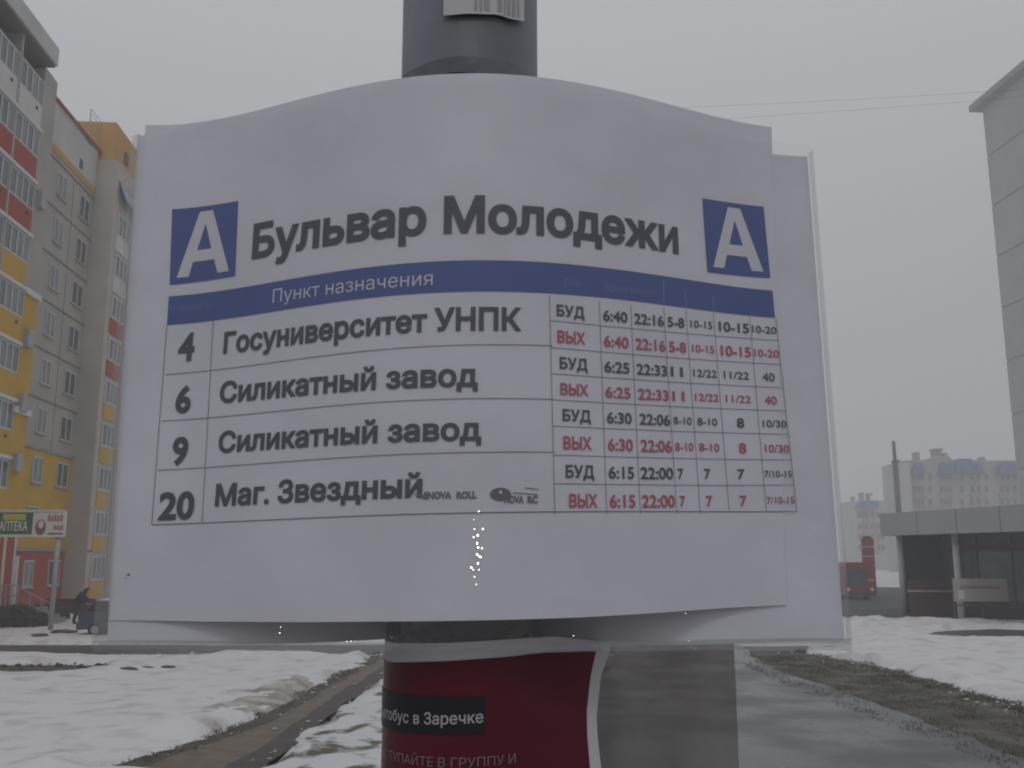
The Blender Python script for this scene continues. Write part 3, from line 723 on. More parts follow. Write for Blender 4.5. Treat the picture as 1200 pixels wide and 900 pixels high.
# the white half: a pinkish figure shape and two blocks of print
fig = MB()
def ell(mb, cx, cy, rx, ry, y):
    c = at(cx, cy, YP); k = YP * 1.03 / F
    mb.poly([(c.x + rx * k * math.cos(t * math.pi / 9), y, c.z + ry * k * math.sin(t * math.pi / 9)) for t in range(18)])
ell(fig, 47.5, 618, 6.0, 9.0, YP - 0.008); fig.build('figure_shape', 'sign_purple', ps)
f2 = MB(); ell(f2, 48.2, 614.5, 3.0, 4.6, YP - 0.013); f2.build('figure_face', 'sign_white', ps)
for (x0, x1, y0, y1, m) in ((56, 75, 603, 611, 'sign_pink'), (62.5, 75, 615, 621, 'sign_pink'), (56, 74, 624.5, 626.3, 'sign_purple')):
    A, B = at(x0, y1, YP), at(x1, y0, YP); nb = 5 if m == 'sign_pink' else 1
    for k in range(nb):
        xa = A.x + (B.x - A.x) * k / nb; xb = A.x + (B.x - A.x) * (k + 0.72) / nb if nb > 1 else B.x
        MB().box(xa, xb, YP - 0.012, YP - 0.003, A.z, B.z - (0.05 if k % 2 else 0)).build('print_block', m, ps)
MB().tube([(at(60.5, 700, YP).x, YP + 0.14, -0.2), (at(60.5, 700, YP).x, YP + 0.14, b.z - 0.1)], 0.11, 10).build('post', 'metal_grey', ps, True)
MB().box(a.x - 0.9, a.x, YP + 0.05, YP + 0.15, a.z + 0.3, a.z + 0.42).build('bracket', 'metal_grey', ps)
fr = MB()
for z0, z1 in ((a.z - 0.03, a.z + 0.04), (b.z - 0.04, b.z + 0.03)): fr.box(a.x - 0.03, b.x + 0.03, YP - 0.04, YP - 0.001, z0, z1)
fr.build('frame', 'trim_white', ps)

# ------------------------------------------------------------------ entrance porch with railings, low wall, shrubs
YR = 46.5
pc0, pc1 = at(-30, 735, YR), at(44, 708, YR)
po = empty('entrance_porch', ((pc0.x + pc1.x) / 2, YR, 0)); tag(po, 'dark brick entrance porch with steps and pale metal railings', 'porch')
MB().box(pc0.x, pc1.x - 1.0, YR, YR + 2.6, -0.1, 0.95).build('platform', 'brick_dark', po)
for k in range(5): MB().box(pc1.x - 1.0 + 0.32 * k, pc1.x - 0.68 + 0.32 * k, YR + 0.02, YR + 2.5, -0.1, 0.80 - 0.17 * k).build('step', 'concrete', po)
def rail(p, q, n_):
    r = MB(); p, q = Vector(p), Vector(q)
    r.tube([p + Vector((0, 0, 1.0)), q + Vector((0, 0, 1.0))], 0.035, 6); r.tube([p + Vector((0, 0, 0.5)), q + Vector((0, 0, 0.5))], 0.025, 6)
    r.build('railing', 'metal_grey', po)
    for i in range(n_): 
        c = p.lerp(q, i / (n_ - 1)); MB().tube([c, c + Vector((0, 0, 1.0))], 0.03, 6).build('railing_post', 'metal_grey', po)
rail((pc0.x, YR - 0.03, 0.93), (pc1.x - 1.0, YR - 0.03, 0.93), 8)
rail((pc1.x - 0.95, YR - 0.03, 0.80), (pc1.x + 0.75, YR - 0.03, 0.02), 4)
px22 = at(20, 640, YR + 2).x
MB().tube([(px22, YR + 1.8, 0.9), (px22, YR + 1.8, 4.2)], 0.07, 8).build('roof_post', 'trim_white', po)
MB().tube([(at(3, 640, YR).x, YR + 0.2, 0.9), (at(3, 640, YR).x, YR + 0.2, 4.2)], 0.07, 8).build('roof_post', 'trim_white', po)
YW = 52.0
lw = empty('low_wall', (at(78, 710, YW).x, YW, 0)); tag(lw, 'dark red low wall running behind the person in black', 'wall')
a, b = at(52, 720, YW), at(122, 704, YW)
MB().box(a.x, b.x, YW, YW + 0.3, -0.1, b.z).build('wall', 'brick_dark', lw)
MB().box(a.x - 0.05, b.x + 0.05, YW - 0.06, YW + 0.36, b.z + 0.002, b.z + 0.1).build('coping', 'barrier_red', lw)
def shrub(name, px, py, Y, rx, rz, nl, m, label):
    b = at(px, py, Y); e = empty(name, (b.x, Y, 0)); tag(e, label, 'shrub', 'shrubs by the porch')
    tr = MB()
    for i in range(9):
        t = random.uniform(0, 6.28); r = random.uniform(0.3, 1) * rx
        tr.tube([(b.x, Y, -0.05), (b.x + r * 0.5 * math.cos(t), Y + 0.4 * r * math.sin(t), rz * 0.5), (b.x + r * math.cos(t), Y + 0.6 * r * math.sin(t), rz * random.uniform(0.7, 1.1))], [0.03, 0.02, 0.008], 5)
    tr.build('stem', 'bark', e)
    V, FA = [], []
    for i in range(nl):
        t = random.uniform(0, 6.28); r = rx * math.sqrt(random.random()); z = rz * (0.12 + 0.9 * random.random()) * (1 - 0.5 * (r / rx) ** 2)
        c = Vector((b.x + r * math.cos(t), Y + 0.6 * r * math.sin(t), z)); d = Vector((random.gauss(0, 1), random.gauss(0, 1), random.gauss(0, 1))).normalized(); q = d.orthogonal().normalized()
        L, wd = random.uniform(0.05, 0.10), random.uniform(0.02, 0.04); k = len(V)
        V += [c - d * L, c + q * wd, c + d * L, c - q * wd]; FA.append((k, k + 1, k + 2, k + 3))
    o = pydata('foliage', V, FA, m, e)
    return e
shrub('shrub', 22, 733, 45.3, 1.1, 1.05, 2600, 'leaf_dark', 'dark bare shrub in front of the brick porch')
shrub('shrub', 40, 733, 45.6, 0.75, 0.8, 1500, 'leaf_red', 'reddish brown shrub at the foot of the porch steps')
shrub('shrub', 68, 722, 50.5, 0.6, 0.75, 1200, 'leaf_dark', 'small dark shrub at the corner of the low red wall')
# snow heap by the wall
def heap(px, py, rx, ry, rz, label, m='snow', seed=0, name='snow_heap', cat='snow heap'):
    c = gr(px, py); V, FA = [], []; nr, na = 9, 26
    for i in range(nr + 1):
        for j in range(na):
            t = 2 * math.pi * j / na; r = i / nr
            h = rz * (1 - r * r) ** 1.0 * (1 + 0.35 * noise.noise(Vector((math.cos(t) * r * 3 + seed, math.sin(t) * r * 3, seed)))) + 0.05
            k = 1 + 0.25 * noise.noise(Vector((math.cos(t) * 2, math.sin(t) * 2, seed + 9)))
            V.append((c.x + rx * r * k * math.cos(t), c.y + ry * r * k * math.sin(t), h if i < nr else -0.1))
    for i in range(nr):
        for j in range(na): FA.append((i * na + j, i * na + (j + 1) % na, (i + 1) * na + (j + 1) % na, (i + 1) * na + j)[::-1])
    return tag(pydata(name, V, FA, m, None, True), label, cat)
heap(77, 727, 0.75, 0.6, 0.30, 'small heap of snow in front of the low red wall', seed=2)
heap(1008, 735, 1.3, 0.8, 0.42, 'lumpy ploughed snow heap at the edge of the canopy forecourt', seed=5)
heap(1090, 731, 2.2, 0.6, 0.26, 'long low ridge of ploughed snow along the forecourt', seed=8)
# dark clods lying on the snow
for i, (px, py, r, lb) in enumerate(((48, 745, 0.22, 'single dark clod on the snow across the road from the porch'), (150, 785, 0.18, 'dark clod of earth nearest the worn strip on the roadside snow'), (172, 783, 0.13, 'small dark clod of earth in the middle of the roadside row'),
                                     (197, 782, 0.13, 'small dark clod of earth at the row end toward the footpath'), (75, 741, 0.30, 'flat dark clod on the snow beside the parked car'))):
    c = gr(px, py, 0.1); me = bpy.data.meshes.new('earth_clod'); bm = bmesh.new(); bmesh.ops.create_icosphere(bm, subdivisions=3, radius=1)
    for v in bm.verts:
        k = 1 + 0.45 * noise.noise(v.co * 1.6 + Vector((i * 7, 0, 0))) + 0.15 * noise.noise(v.co * 5)
        v.co = Vector((v.co.x * r * 1.6 * k, v.co.y * r * k, v.co.z * r * 0.42 * k))
    bm.to_mesh(me); bm.free(); o = link('earth_clod', me, 'mud_edge', None, True); o.location = (c.x, c.y, 0.10); tag(o, lb, 'clod')

# ------------------------------------------------------------------ parked car and the person leaning over it
YK = 40.5
cx = at(91.5, 730, YK).x
car = empty('parked_car', (cx + 2, YK, 0)); tag(car, 'grey blue hatchback with snow on its roof parked in the yard', 'car')
prof = [(0.0, 0.32), (-0.02, 0.62), (0.05, 0.95), (0.30, 1.02), (0.55, 1.40), (0.9, 1.48), (2.1, 1.46), (2.75, 1.02), (3.75, 0.86), (3.95, 0.62), (3.95, 0.30)]
low = [(0.0, 0.30), (-0.02, 0.60), (0.04, 0.93), (0.3, 1.0), (2.75, 0.98), (3.75, 0.85), (3.95, 0.6), (3.95, 0.28)]
MB().prism([Vector((cx + x, YK, z)) for x, z in low], (0, 1.62, 0)).build('body', 'car_paint', car)
MB().prism([Vector((cx + x, YK + 0.09, z)) for x, z in ((0.28, 0.99), (0.56, 1.40), (2.0, 1.40), (2.72, 0.98))], (0, 1.44, 0)).build('glasshouse', 'car_dark', car)
MB().prism([Vector((cx + x, YK + 0.10, z)) for x, z in ((0.52, 1.40), (0.62, 1.46), (1.95, 1.46), (2.05, 1.40))], (0, 1.42, 0)).build('roof', 'car_paint', car)
MB().box(cx - 0.09, cx + 0.1, YK + 0.05, YK + 1.57, 0.28, 0.55).build('bumper', 'car_dark', car)
for xx in (1.12, 1.62): MB().box(cx + xx, cx + xx + 0.05, YK + 0.07, YK + 0.085, 1.0, 1.41).build('door_pillar', 'car_paint', car)
for yy in (YK + 0.06, YK + 1.36): MB().box(cx - 0.05, cx + 0.02, yy, yy + 0.2, 0.66, 0.92).build('tail_light', 'lamp_red', car)
for xx in (0.72, 3.2):
    for y0, y1 in ((YK - 0.03, YK + 0.17), (YK + 1.45, YK + 1.65)):
        wh = MB().tube([(cx + xx, y0, 0.29), (cx + xx, y1, 0.29)], 0.29, 18).build('wheel', 'rubber', car)
        MB().tube([(cx + xx, y0 - 0.01, 0.29), (cx + xx, y1 + 0.01, 0.29)], 0.17, 12).build('rim', 'metal_grey', wh)
V, FA = [], []
for i in range(9):
    for j in range(7):
        x, y = i / 8, j / 6
        V.append((cx + 0.60 + 1.38 * x, YK + 0.14 + 1.34 * y, 1.462 + 0.09 * math.sin(math.pi * min(1, max(0, x * 0.94 + 0.03))) ** 0.5 * math.sin(math.pi * y) ** 0.5 + 0.012 * noise.noise(Vector((x * 5, y * 5, 1)))))
for i in range(8):
    for j in range(6): FA.append((i * 7 + j, (i + 1) * 7 + j, (i + 1) * 7 + j + 1, i * 7 + j + 1))
pydata('roof_snow', V, FA, 'snow', car, True)

def skin_body(name, joints, edges, root, m, parent, sub=2):
    me = bpy.data.meshes.new(name); me.from_pydata([j[:3] for j in joints], edges, []); me.update()
    o = link(name, me, m, parent)
    md = o.modifiers.new('skin', 'SKIN'); me.skin_vertices or None
    sv = me.skin_vertices[0].data if me.skin_vertices else None
    if sv is None:
        bm = bmesh.new(); bm.from_mesh(me); bm.verts.layers.skin.verify(); bm.to_mesh(me); bm.free(); sv = me.skin_vertices[0].data
    for i, j in enumerate(joints):
        r = j[3] if isinstance(j[3], tuple) else (j[3], j[3]); sv[i].radius = r; sv[i].use_root = (i == root)
    ss = o.modifiers.new('sub', 'SUBSURF'); ss.levels = sub; ss.render_levels = sub
    dg = bpy.context.evaluated_depsgraph_get(); e = o.evaluated_get(dg)
    nm = bpy.data.meshes.new_from_object(e); o.modifiers.clear(); o.data = nm
    if not nm.materials: nm.materials.append(MATS[m])
    for p in nm.polygons: p.use_smooth = True
    return o
YH = 47.2
hx = at(88.5, 728, YH).x
pn = empty('person', (hx, YH, 0.0)); tag(pn, 'person in black hooded jacket and dark trousers stooping over the parked car', 'person')
# body, one continuous surface: pelvis 0
J = [(hx, YH, 0.88, 0.15), (hx + 0.05, YH, 1.08, 0.155), (hx + 0.17, YH, 1.30, 0.175), (hx + 0.27, YH, 1.42, 0.10), (hx + 0.36, YH, 1.50, 0.055),
     (hx + 0.22, YH - 0.19, 1.36, 0.075), (hx + 0.36, YH - 0.22, 1.13, 0.058), (hx + 0.52, YH - 0.18, 0.99, 0.042),
     (hx + 0.22, YH + 0.19, 1.36, 0.075), (hx + 0.37, YH + 0.22, 1.13, 0.058), (hx + 0.53, YH + 0.18, 0.99, 0.042),
     (hx - 0.01, YH - 0.10, 0.80, 0.10), (hx + 0.03, YH - 0.11, 0.46, 0.072), (hx - 0.03, YH - 0.11, 0.10, 0.052), (hx + 0.10, YH - 0.12, 0.03, 0.045),
     (hx - 0.01, YH + 0.10, 0.80, 0.10), (hx - 0.08, YH + 0.11, 0.46, 0.072), (hx - 0.16, YH + 0.11, 0.10, 0.052), (hx - 0.04, YH + 0.12, 0.03, 0.045)]
Ed = [(0, 1), (1, 2), (2, 3), (3, 4), (2, 5), (5, 6), (6, 7), (2, 8), (8, 9), (9, 10), (0, 11), (11, 12), (12, 13), (13, 14), (0, 15), (15, 16), (16, 17), (17, 18)]
for i in range(len(J)): J[i] = (J[i][0], J[i][1], J[i][2] + 0.08, J[i][3] * (1.45 if i < 4 or i in (5, 6, 8, 9) else 1.3))
body = skin_body('body', J, Ed, 0, 'jacket', pn)
body.data.materials.append(MATS['trousers'])
for p in body.data.polygons:
    if p.center.z < 0.93: p.material_index = 1
me = bpy.data.meshes.new('head'); bm = bmesh.new(); bmesh.ops.create_uvsphere(bm, u_segments=20, v_segments=14, radius=1)
hc = Vector((hx + 0.44, YH, 1.64))
for v in bm.verts:
    c = v.co.copy(); k = Vector((c.x * 0.105, c.y * 0.082, c.z * 0.125))
    if c.x > 0.85 and -0.35 < c.z < 0.1: k.x += 0.022 * (1 - abs(c.y) * 2)          # nose
    if c.x > 0.5 and c.z < -0.5: k.x += 0.012                                        # chin
    v.co = hc + Matrix.Rotation(0.35, 3, 'Y') @ k
bm.to_mesh(me); bm.free(); link('head', me, 'skin', pn, True)
hd = MB(); V, FA = [], []
me = bpy.data.meshes.new('hood'); bm = bmesh.new(); bmesh.ops.create_uvsphere(bm, u_segments=20, v_segments=14, radius=1)
bmesh.ops.delete(bm, geom=[v for v in bm.verts if v.co.x > 0.62 and v.co.z < 0.55], context='VERTS')
for v in bm.verts:
    k = Vector((v.co.x * 0.135 - 0.012, v.co.y * 0.115, v.co.z * 0.150)); v.co = hc + Matrix.Rotation(0.35, 3, 'Y') @ k
bm.to_mesh(me); bm.free(); link('hood', me, 'jacket', pn, True)
MB().prism([hc + Vector((0.09, -0.07, 0.055)), hc + Vector((0.20, -0.055, 0.015)), hc + Vector((0.22, 0, 0.012)), hc + Vector((0.20, 0.055, 0.015)), hc + Vector((0.09, 0.07, 0.055))], (0, 0, 0.012)).build('cap_peak', 'jacket', pn)
for sy in (-1, 1):
    w0 = Vector((hx + 0.525, YH + 0.18 * sy, 1.065))
    jj = [(w0.x, w0.y, w0.z, (0.028, 0.02)), (w0.x + 0.07, w0.y - 0.01 * sy, w0.z - 0.035, (0.036, 0.016))]; ee = [(0, 1)]
    for k in range(4):
        b0 = (w0.x + 0.10, w0.y + (k - 1.5) * 0.019, w0.z - 0.05); L = (0.034, 0.040, 0.037, 0.028)[k]
        jj += [(*b0, 0.009), (b0[0] + L, b0[1], b0[2] - 0.022, 0.0085), (b0[0] + L * 1.5, b0[1], b0[2] - 0.05, 0.007)]; i = len(jj); ee += [(1, i - 3), (i - 3, i - 2), (i - 2, i - 1)]
    jj += [(w0.x + 0.045, w0.y - 0.042 * sy, w0.z - 0.03, 0.010), (w0.x + 0.085, w0.y - 0.058 * sy, w0.z - 0.055, 0.008)]; i = len(jj); ee += [(0, i - 2), (i - 2, i - 1)]
    skin_body('hand', jj, ee, 0, 'skin', pn, 1)
    fx = hx + (0.05 if sy < 0 else -0.09); MB().hexa([(fx - 0.09, YH + 0.11 * sy - 0.05, 0.03), (fx + 0.17, YH + 0.11 * sy - 0.05, 0.03), (fx + 0.17, YH + 0.11 * sy + 0.05, 0.03), (fx - 0.09, YH + 0.11 * sy + 0.05, 0.03),
        (fx - 0.08, YH + 0.11 * sy - 0.045, 0.22), (fx + 0.06, YH + 0.11 * sy - 0.04, 0.15), (fx + 0.06, YH + 0.11 * sy + 0.04, 0.15), (fx - 0.08, YH + 0.11 * sy + 0.045, 0.22)]).build('boot', 'boots', pn)

# overhead wires crossing the sky
for (q, r_, lb) in (((760, 121), (1230, 96), 'upper thin wire crossing the foggy sky above the sheet'), ((760, 138), (1230, 104), 'lower thin wire crossing the foggy sky above the sheet')):
    A, B = at(*q, 42), at(*r_, 40); A2, B2 = A + (A - B) * 0.6, B + (B - A) * 0.6
    pts = [A2.lerp(B2, t / 24) - Vector((0, 0, 0.35 * (1 - (2 * t / 24 - 1) ** 2))) for t in range(25)]
    tag(MB().tube(pts, 0.004, 5).build('overhead_wire', 'metal_dark'), lb, 'wire', 'wires across the sky')

# ------------------------------------------------------------------ the stop's post
XP, D, RP = -0.0256, 0.5365, 0.041
def zpole(py, rad=RP): d = ray(551, py); return H + d.z * (D - rad) / d.y
post = empty('stop_post', (XP, D, 1.5)); tag(post, 'round dark grey metal post carrying the timetable and the red poster', 'post')
MB().tube([(XP, D, 1.2), (XP, D, 1.7), (XP, D, 6.2)], RP, 64).build('shaft', 'post_paint', post, True)
MB().tube([(XP, D, 1.50), (XP, D, 1.575)], 0.09, 32).build('base_collar', 'metal_dark', post, True)
MB().tube([(XP, D, 6.2), (XP, D, 6.23), (XP, D, 6.25)], [0.044, 0.044, 0.02], 32).build('cap', 'metal_dark', post, True)
def sleeve(name, m, r, z0, z1, wob=0.0006, n_=72, nz_=14, amp_edge=0.002):
    V, FA = [], []
    for i in range(nz_ + 1):
        for j in range(n_):
            t = 2 * math.pi * j / n_; z = z0 + (z1 - z0) * i / nz_
            if i in (0, nz_): z += amp_edge * noise.noise(Vector((math.cos(t) * 2, math.sin(t) * 2, z * 9)))
            rr = r + wob * (1 + noise.noise(Vector((math.cos(t) * 3, math.sin(t) * 3, z * 60))))
            V.append((XP + rr * math.cos(t), D + rr * math.sin(t), z))
    for i in range(nz_):
        for j in range(n_): FA.append((i * n_ + j, i * n_ + (j + 1) % n_, (i + 1) * n_ + (j + 1) % n_, (i + 1) * n_ + j))
    return pydata(name, V, FA, m, post, True)
sleeve('clear_tape', 'tape_clear', RP + 0.0006, zpole(86), zpole(67), 0.0004)
sleeve('dark_tape', 'tape_dark', RP + 0.0008, zpole(753), zpole(690), 0.0006, amp_edge=0.004)

# notice at the top of the post
nt_ = empty('paper_notice', (XP, D - RP, zpole(5))); tag(nt_, 'small pale paper notice with vertical print stuck high on the post', 'notice')
def on_post(px, py, rad):                 # ray against the post's front
    d = ray(px, py); a_ = d.x ** 2 + d.y ** 2; b_ = -2 * (d.x * XP + d.y * D); c_ = XP ** 2 + D ** 2 - rad ** 2
    t = (-b_ - math.sqrt(max(0, b_ * b_ - 4 * a_ * c_))) / (2 * a_); return CAMP + d * t
def post_patch(name, m, parent, x0, x1, y0, y1f, rad, nxx=16):
    V, FA = [], []
    for i in range(nxx + 1):
        x = x0 + (x1 - x0) * i / nxx; b_ = on_post(x, y1f(x), rad); t_ = on_post(x, y0, rad)
        V += [b_, Vector((b_.x, b_.y, t_.z))]
    for i in range(nxx): FA.append((2 * i, 2 * i + 2, 2 * i + 3, 2 * i + 1))
    return pydata(name, V, FA, m, parent, True)
edge = lambda x: np.interp(x, [519, 530, 545, 560, 583, 598, 615], [18, 17.5, 16, 16.2, 17, 22, 25])
post_patch('sheet', 'paper_back', nt_, 519.5, 614.5, -60, edge, RP + 0.0022)
for (x0, x1, y1) in ((556, 559, 12), (562, 564.5, 12.5), (567, 569, 11), (570.5, 573.5, 12), (584, 588, 13), (591, 592.5, 18), (595, 598, 17), (601, 604, 19), (607, 608.5, 20)):
    post_patch('print_mark', 'ink_pale', nt_, x0, x1, -45, lambda x: y1, RP + 0.0026, 2)

# ------------------------------------------------------------------ timetable sheets: one curved surface fitted to the sheet's printed lines
S_ = 0.915
GC = (0.52, 0.1753, 3.01549, -2.4611, -32.1705); LEAN = 0.0692; SIG = 0.0235
def g(x): return GC[0] + GC[1] * x + GC[2] * x * x + GC[3] * x ** 3 + GC[4] * x ** 4
def dg_(x): return GC[1] + 2 * GC[2] * x + 3 * GC[3] * x * x + 4 * GC[4] * x ** 3
XS = np.linspace(-0.34, 0.34, 6801)
US = np.concatenate([[0], np.cumsum(np.sqrt(1 + dg_((XS[1:] + XS[:-1]) / 2) ** 2) * np.diff(XS))]); US -= np.interp(0, XS, US)
def x_of(u): return float(np.interp(u, US, XS))
def px_uv(px, py):                        # pixel -> sheet coordinates (u along the sheet, z up)
    d = ray(px, py); t = 0.55
    for _ in range(30):
        Fv = lambda t: d.y * t - g(d.x * t) - LEAN * d.z * t
        t -= Fv(t) / ((Fv(t + 1e-5) - Fv(t)) / 1e-5)
    p = d * t
    return float(np.interp(p.x, XS, US)), p.z
def ripple(u, z):
    return 0.0006 * noise.noise(Vector((u * 7, z * 5, 1.3))) + 0.00012 * noise.noise(Vector((u * 30, z * 24, 5.1)))
def sheet(u, z, off=0.0):                 # sheet coordinates -> world
    x = x_of(u); nrm = Vector((dg_(x), -1, LEAN)).normalized()
    p = Vector((x, g(x) + LEAN * z, z)) + nrm * (ripple(u, z) + off)
    return CAMP + p * S_
tt = empty('bus_timetable', tuple(sheet(-0.03, 0.0))); tag(tt, 'white bus timetable sheet with blue heading bent around the post under film', 'timetable')
def quad_grid(name, m, cor, off, nu=60, nv=40, parent=tt, fn=sheet, warp=None):
    TL, TR, BR, BL = cor; V, FA = [], []
    for j in range(nv + 1):
        for i in range(nu + 1):
            a, b = i / nu, j / nv
            u = (TL[0] * (1 - a) + TR[0] * a) * (1 - b) + (BL[0] * (1 - a) + BR[0] * a) * b
            z = (TL[1] * (1 - a) + TR[1] * a) * (1 - b) + (BL[1] * (1 - a) + BR[1] * a) * b
            if warp: u, z = warp(a, b, u, z)
            V.append(fn(u, z, off))
    for j in range(nv):
        for i in range(nu):
            k = j * (nu + 1) + i; FA.append((k, k + nu + 1, k + nu + 2, k + 1))
    return pydata(name, V, FA, m, parent, True)
cor = [px_uv(170.5, 146.5), px_uv(904, 149), px_uv(922, 714), px_uv(128, 727)]
FU = (cor[0][0] + cor[3][0]) / 2
BE = sorted(px_uv(*q) for q in [(128, 727), (240, 728.5), (360, 729), (440, 728.3), (560, 727), (680, 723.5), (780, 717.5), (850, 712.5), (922, 709)])
def front_warp(a, b, u, z):                # the lower edge as it hangs
    zb0 = cor[3][1] * (1 - a) + cor[2][1] * a; ub = cor[3][0] * (1 - a) + cor[2][0] * a
    return u, z + (float(np.interp(ub, [k[0] for k in BE], [k[1] for k in BE])) - zb0) * b
quad_grid('front_sheet', 'paper', cor, 0.0, 80, 50, warp=front_warp)
XPU = XP / S_
def back(u, z, off):                       # the second sheet passes behind the post
    x = x_of(u); bul = 0.115 * math.exp(-((x - XPU) / 0.085) ** 2)
    p = Vector((x, g(x) + LEAN * z + bul + 0.0003, z)) + Vector((0, -off - ripple(u, z), 0))
    return CAMP + p * S_
quad_grid('back_sheet', 'paper', [px_uv(161, 158), px_uv(946, 183), px_uv(990, 751), px_uv(124.5, 752.5)], 0.0, 80, 40, fn=back)
T1, T2, T3, TF = 0.00030, 0.0005, 0.0007, 0.0012
# print: heading band, badges, rules
def band(name, m, px4, off, nu=40, nv=2): return quad_grid(name, m, [px_uv(*q) for q in px4], off, nu, nv)
band('heading_band', 'ink_blue', [(198, 347.5), (905, 340.7), (908, 372.5), (196, 381)], T1, 90, 3)
bL = band('route_badge', 'ink_blue', [(202, 245.5), (279.5, 235.5), (275.5, 323.5), (199, 334)], T1, 8, 8)
bR = band('route_badge', 'ink_blue', [(822.5, 232.6), (894.5, 242.4), (902.5, 326), (828.7, 319.2)], T1, 8, 8)
def text_on(body, pl, pr, cap_px, bold, m, off=T2, name='lettering', fit=None):
    (u0, z0), (u1, z1) = px_uv(*pl), px_uv(*pr)
    mx_, my_ = (pl[0] + pr[0]) / 2, (pl[1] + pr[1]) / 2
    cap = px_uv(mx_, my_ - cap_px)[1] - px_uv(mx_, my_)[1]
    V, FA = text_mesh(body, bold)
    return pydata(name, [sheet(u0 + (u1 - u0) * a, z0 + (z1 - z0) * a + b * cap, off) for a, b in V], FA, m, tt)
def letter_A(q):                           # the big white A of the badges in badge coordinates
    c = [px_uv(*k) for k in q]
    def bp(a, b):
        u = (c[3][0] * (1 - a) + c[2][0] * a) * (1 - b) + (c[0][0] * (1 - a) + c[1][0] * a) * b
        z = (c[3][1] * (1 - a) + c[2][1] * a) * (1 - b) + (c[0][1] * (1 - a) + c[1][1] * a) * b
        return sheet(u, z, T2)
    P = [(.10, .08), (.41, .93), (.61, .93), (.90, .08), (.72, .08), (.66, .265), (.335, .265), (.275, .08), (.39, .415), (.61, .415), (.505, .76)]
    FA = [(0, 7, 6, 8, 10, 1), (1, 10, 2), (2, 10, 9, 5, 4, 3), (6, 5, 9, 8)]
    pydata('badge_letter', [bp(*p) for p in P], FA, 'ink_white', tt)
letter_A([(202, 245.5), (279.5, 235.5), (275.5, 323.5), (199, 334)])
letter_A([(822.5, 232.6), (894.5, 242.4), (902.5, 326), (828.7, 319.2)])
text_on('Бульвар Молодежи', (295, 302.5), (795, 296.5), 41.5, 0.036, 'ink_black')
text_on('Пункт назначения', (319.5, 355), (507, 334), 16.5, -0.004, 'ink_white')
text_on('№ маршрута', (199.5, 366), (245, 360), 6.5, -0.004, 'ink_dim_light')
text_on('Дни', (660.5, 334.0), (678.5, 336.5), 8, 0, 'ink_dim_light')
text_on('Время работы', (709.5, 340.2), (768, 347), 8, 0, 'ink_dim_light')
text_on('4', (208, 423), (227, 421), 32, 0.036, 'ink_black'); text_on('6', (205, 483.5), (223, 482), 31, 0.036, 'ink_black')
text_on('9', (201, 544), (219.5, 543), 32, 0.036, 'ink_black'); text_on('20', (185, 608.5), (227, 607), 32, 0.036, 'ink_black')
text_on('Госуниверситет УНПК', (261.5, 414), (611, 387), 25.5, 0.034, 'ink_black')
text_on('Силикатный завод', (257, 471.7), (560, 452.3), 25, 0.034, 'ink_black')
text_on('Силикатный завод', (255.5, 530), (564, 515.5), 25, 0.034, 'ink_black')
text_on('Маг. Звездный', (252, 592.6), (495, 582), 26, 0.034, 'ink_black')
text_on('ENOVA', (497, 584.5), (529, 584), 8, 0.05, 'ink_grey'); text_on('ROLL', (535, 584.2), (558.5, 583.5), 8, 0.05, 'ink_grey')
text_on('NOVA', (591, 589.5), (613.5, 589.3), 8.5, 0.05, 'ink_grey'); text_on('RC', (618, 589.5), (630, 589.5), 8.5, 0.05, 'ink_grey')
def patch(name, pts, m, off): return pydata(name, [sheet(*px_uv(*q), off) for q in pts], [tuple(range(len(pts)))[::-1]], m, tt)
patch('logo_disc', [(586.5 + 12.5 * math.cos(t * math.pi / 10), 579.5 + 8 * math.sin(t * math.pi / 10)) for t in range(20)], 'ink_grey', T1)
patch('logo_spot', [(586.5 + 2 * math.cos(t * math.pi / 6), 576.8 + 2 * math.sin(t * math.pi / 6)) for t in range(12)], 'paper', T2)
patch('logo_rule', [(601, 577), (630, 579.2), (630, 580.4), (601, 578.4)], 'ink_grey', T1); patch('logo_rule', [(615, 571.2), (631, 573), (631, 574.2), (615, 572.4)], 'ink_grey', T1)
patch('logo_tail', [(485, 578), (499, 581), (499, 585), (490, 582)], 'ink_grey', T3)
def rule(p, q, wpx=0.9, m='ink_line', off=T1 + 0.0001, n_=24):
    (u0, z0), (u1, z1) = px_uv(*p), px_uv(*q); L = math.hypot(u1 - u0, z1 - z0); k = wpx * 0.53 / F / 2; nu, nz = -(z1 - z0) / L * k, (u1 - u0) / L * k
    V, FA = [], []
    for i in range(n_ + 1):
        a = i / n_; u, z = u0 + (u1 - u0) * a, z0 + (z1 - z0) * a; V += [sheet(u - nu, z - nz, off), sheet(u + nu, z + nz, off)]
    for i in range(n_): FA.append((2 * i, 2 * i + 2, 2 * i + 3, 2 * i + 1))
    return pydata('rule', V, FA, m, tt)
BOT = [(178, 615), (237, 613), (500, 605), (650, 602), (933.5, 599.5)]
rule((178, 615), (933.5, 599.5), 1.1, n_=60)
rule((196, 381), (178, 615)); rule((250, 375), (237, 613)); rule((908.7, 372.5), (933.5, 599.5))
rule((194, 439), (647, 405.2), n_=40); rule((190, 493.5), (648.5, 468), n_=40); rule((185, 551), (649.5, 530), n_=40)
TOPX = [(643.8, 346), (702.5, 352.5), (739, 356.5), (777.5, 360.7), (803.5, 363.2), (835.5, 366.2), (878, 370), (908.7, 372.5)]
BOTX = [(650, 602.3), (710.8, 602.2), (750, 602), (792.7, 601.8), (820, 601.5), (854, 601.2), (897.5, 600.3), (933.5, 599.5)]
for p, q in list(zip(TOPX, BOTX))[:-1]: rule(p, q, 0.8)
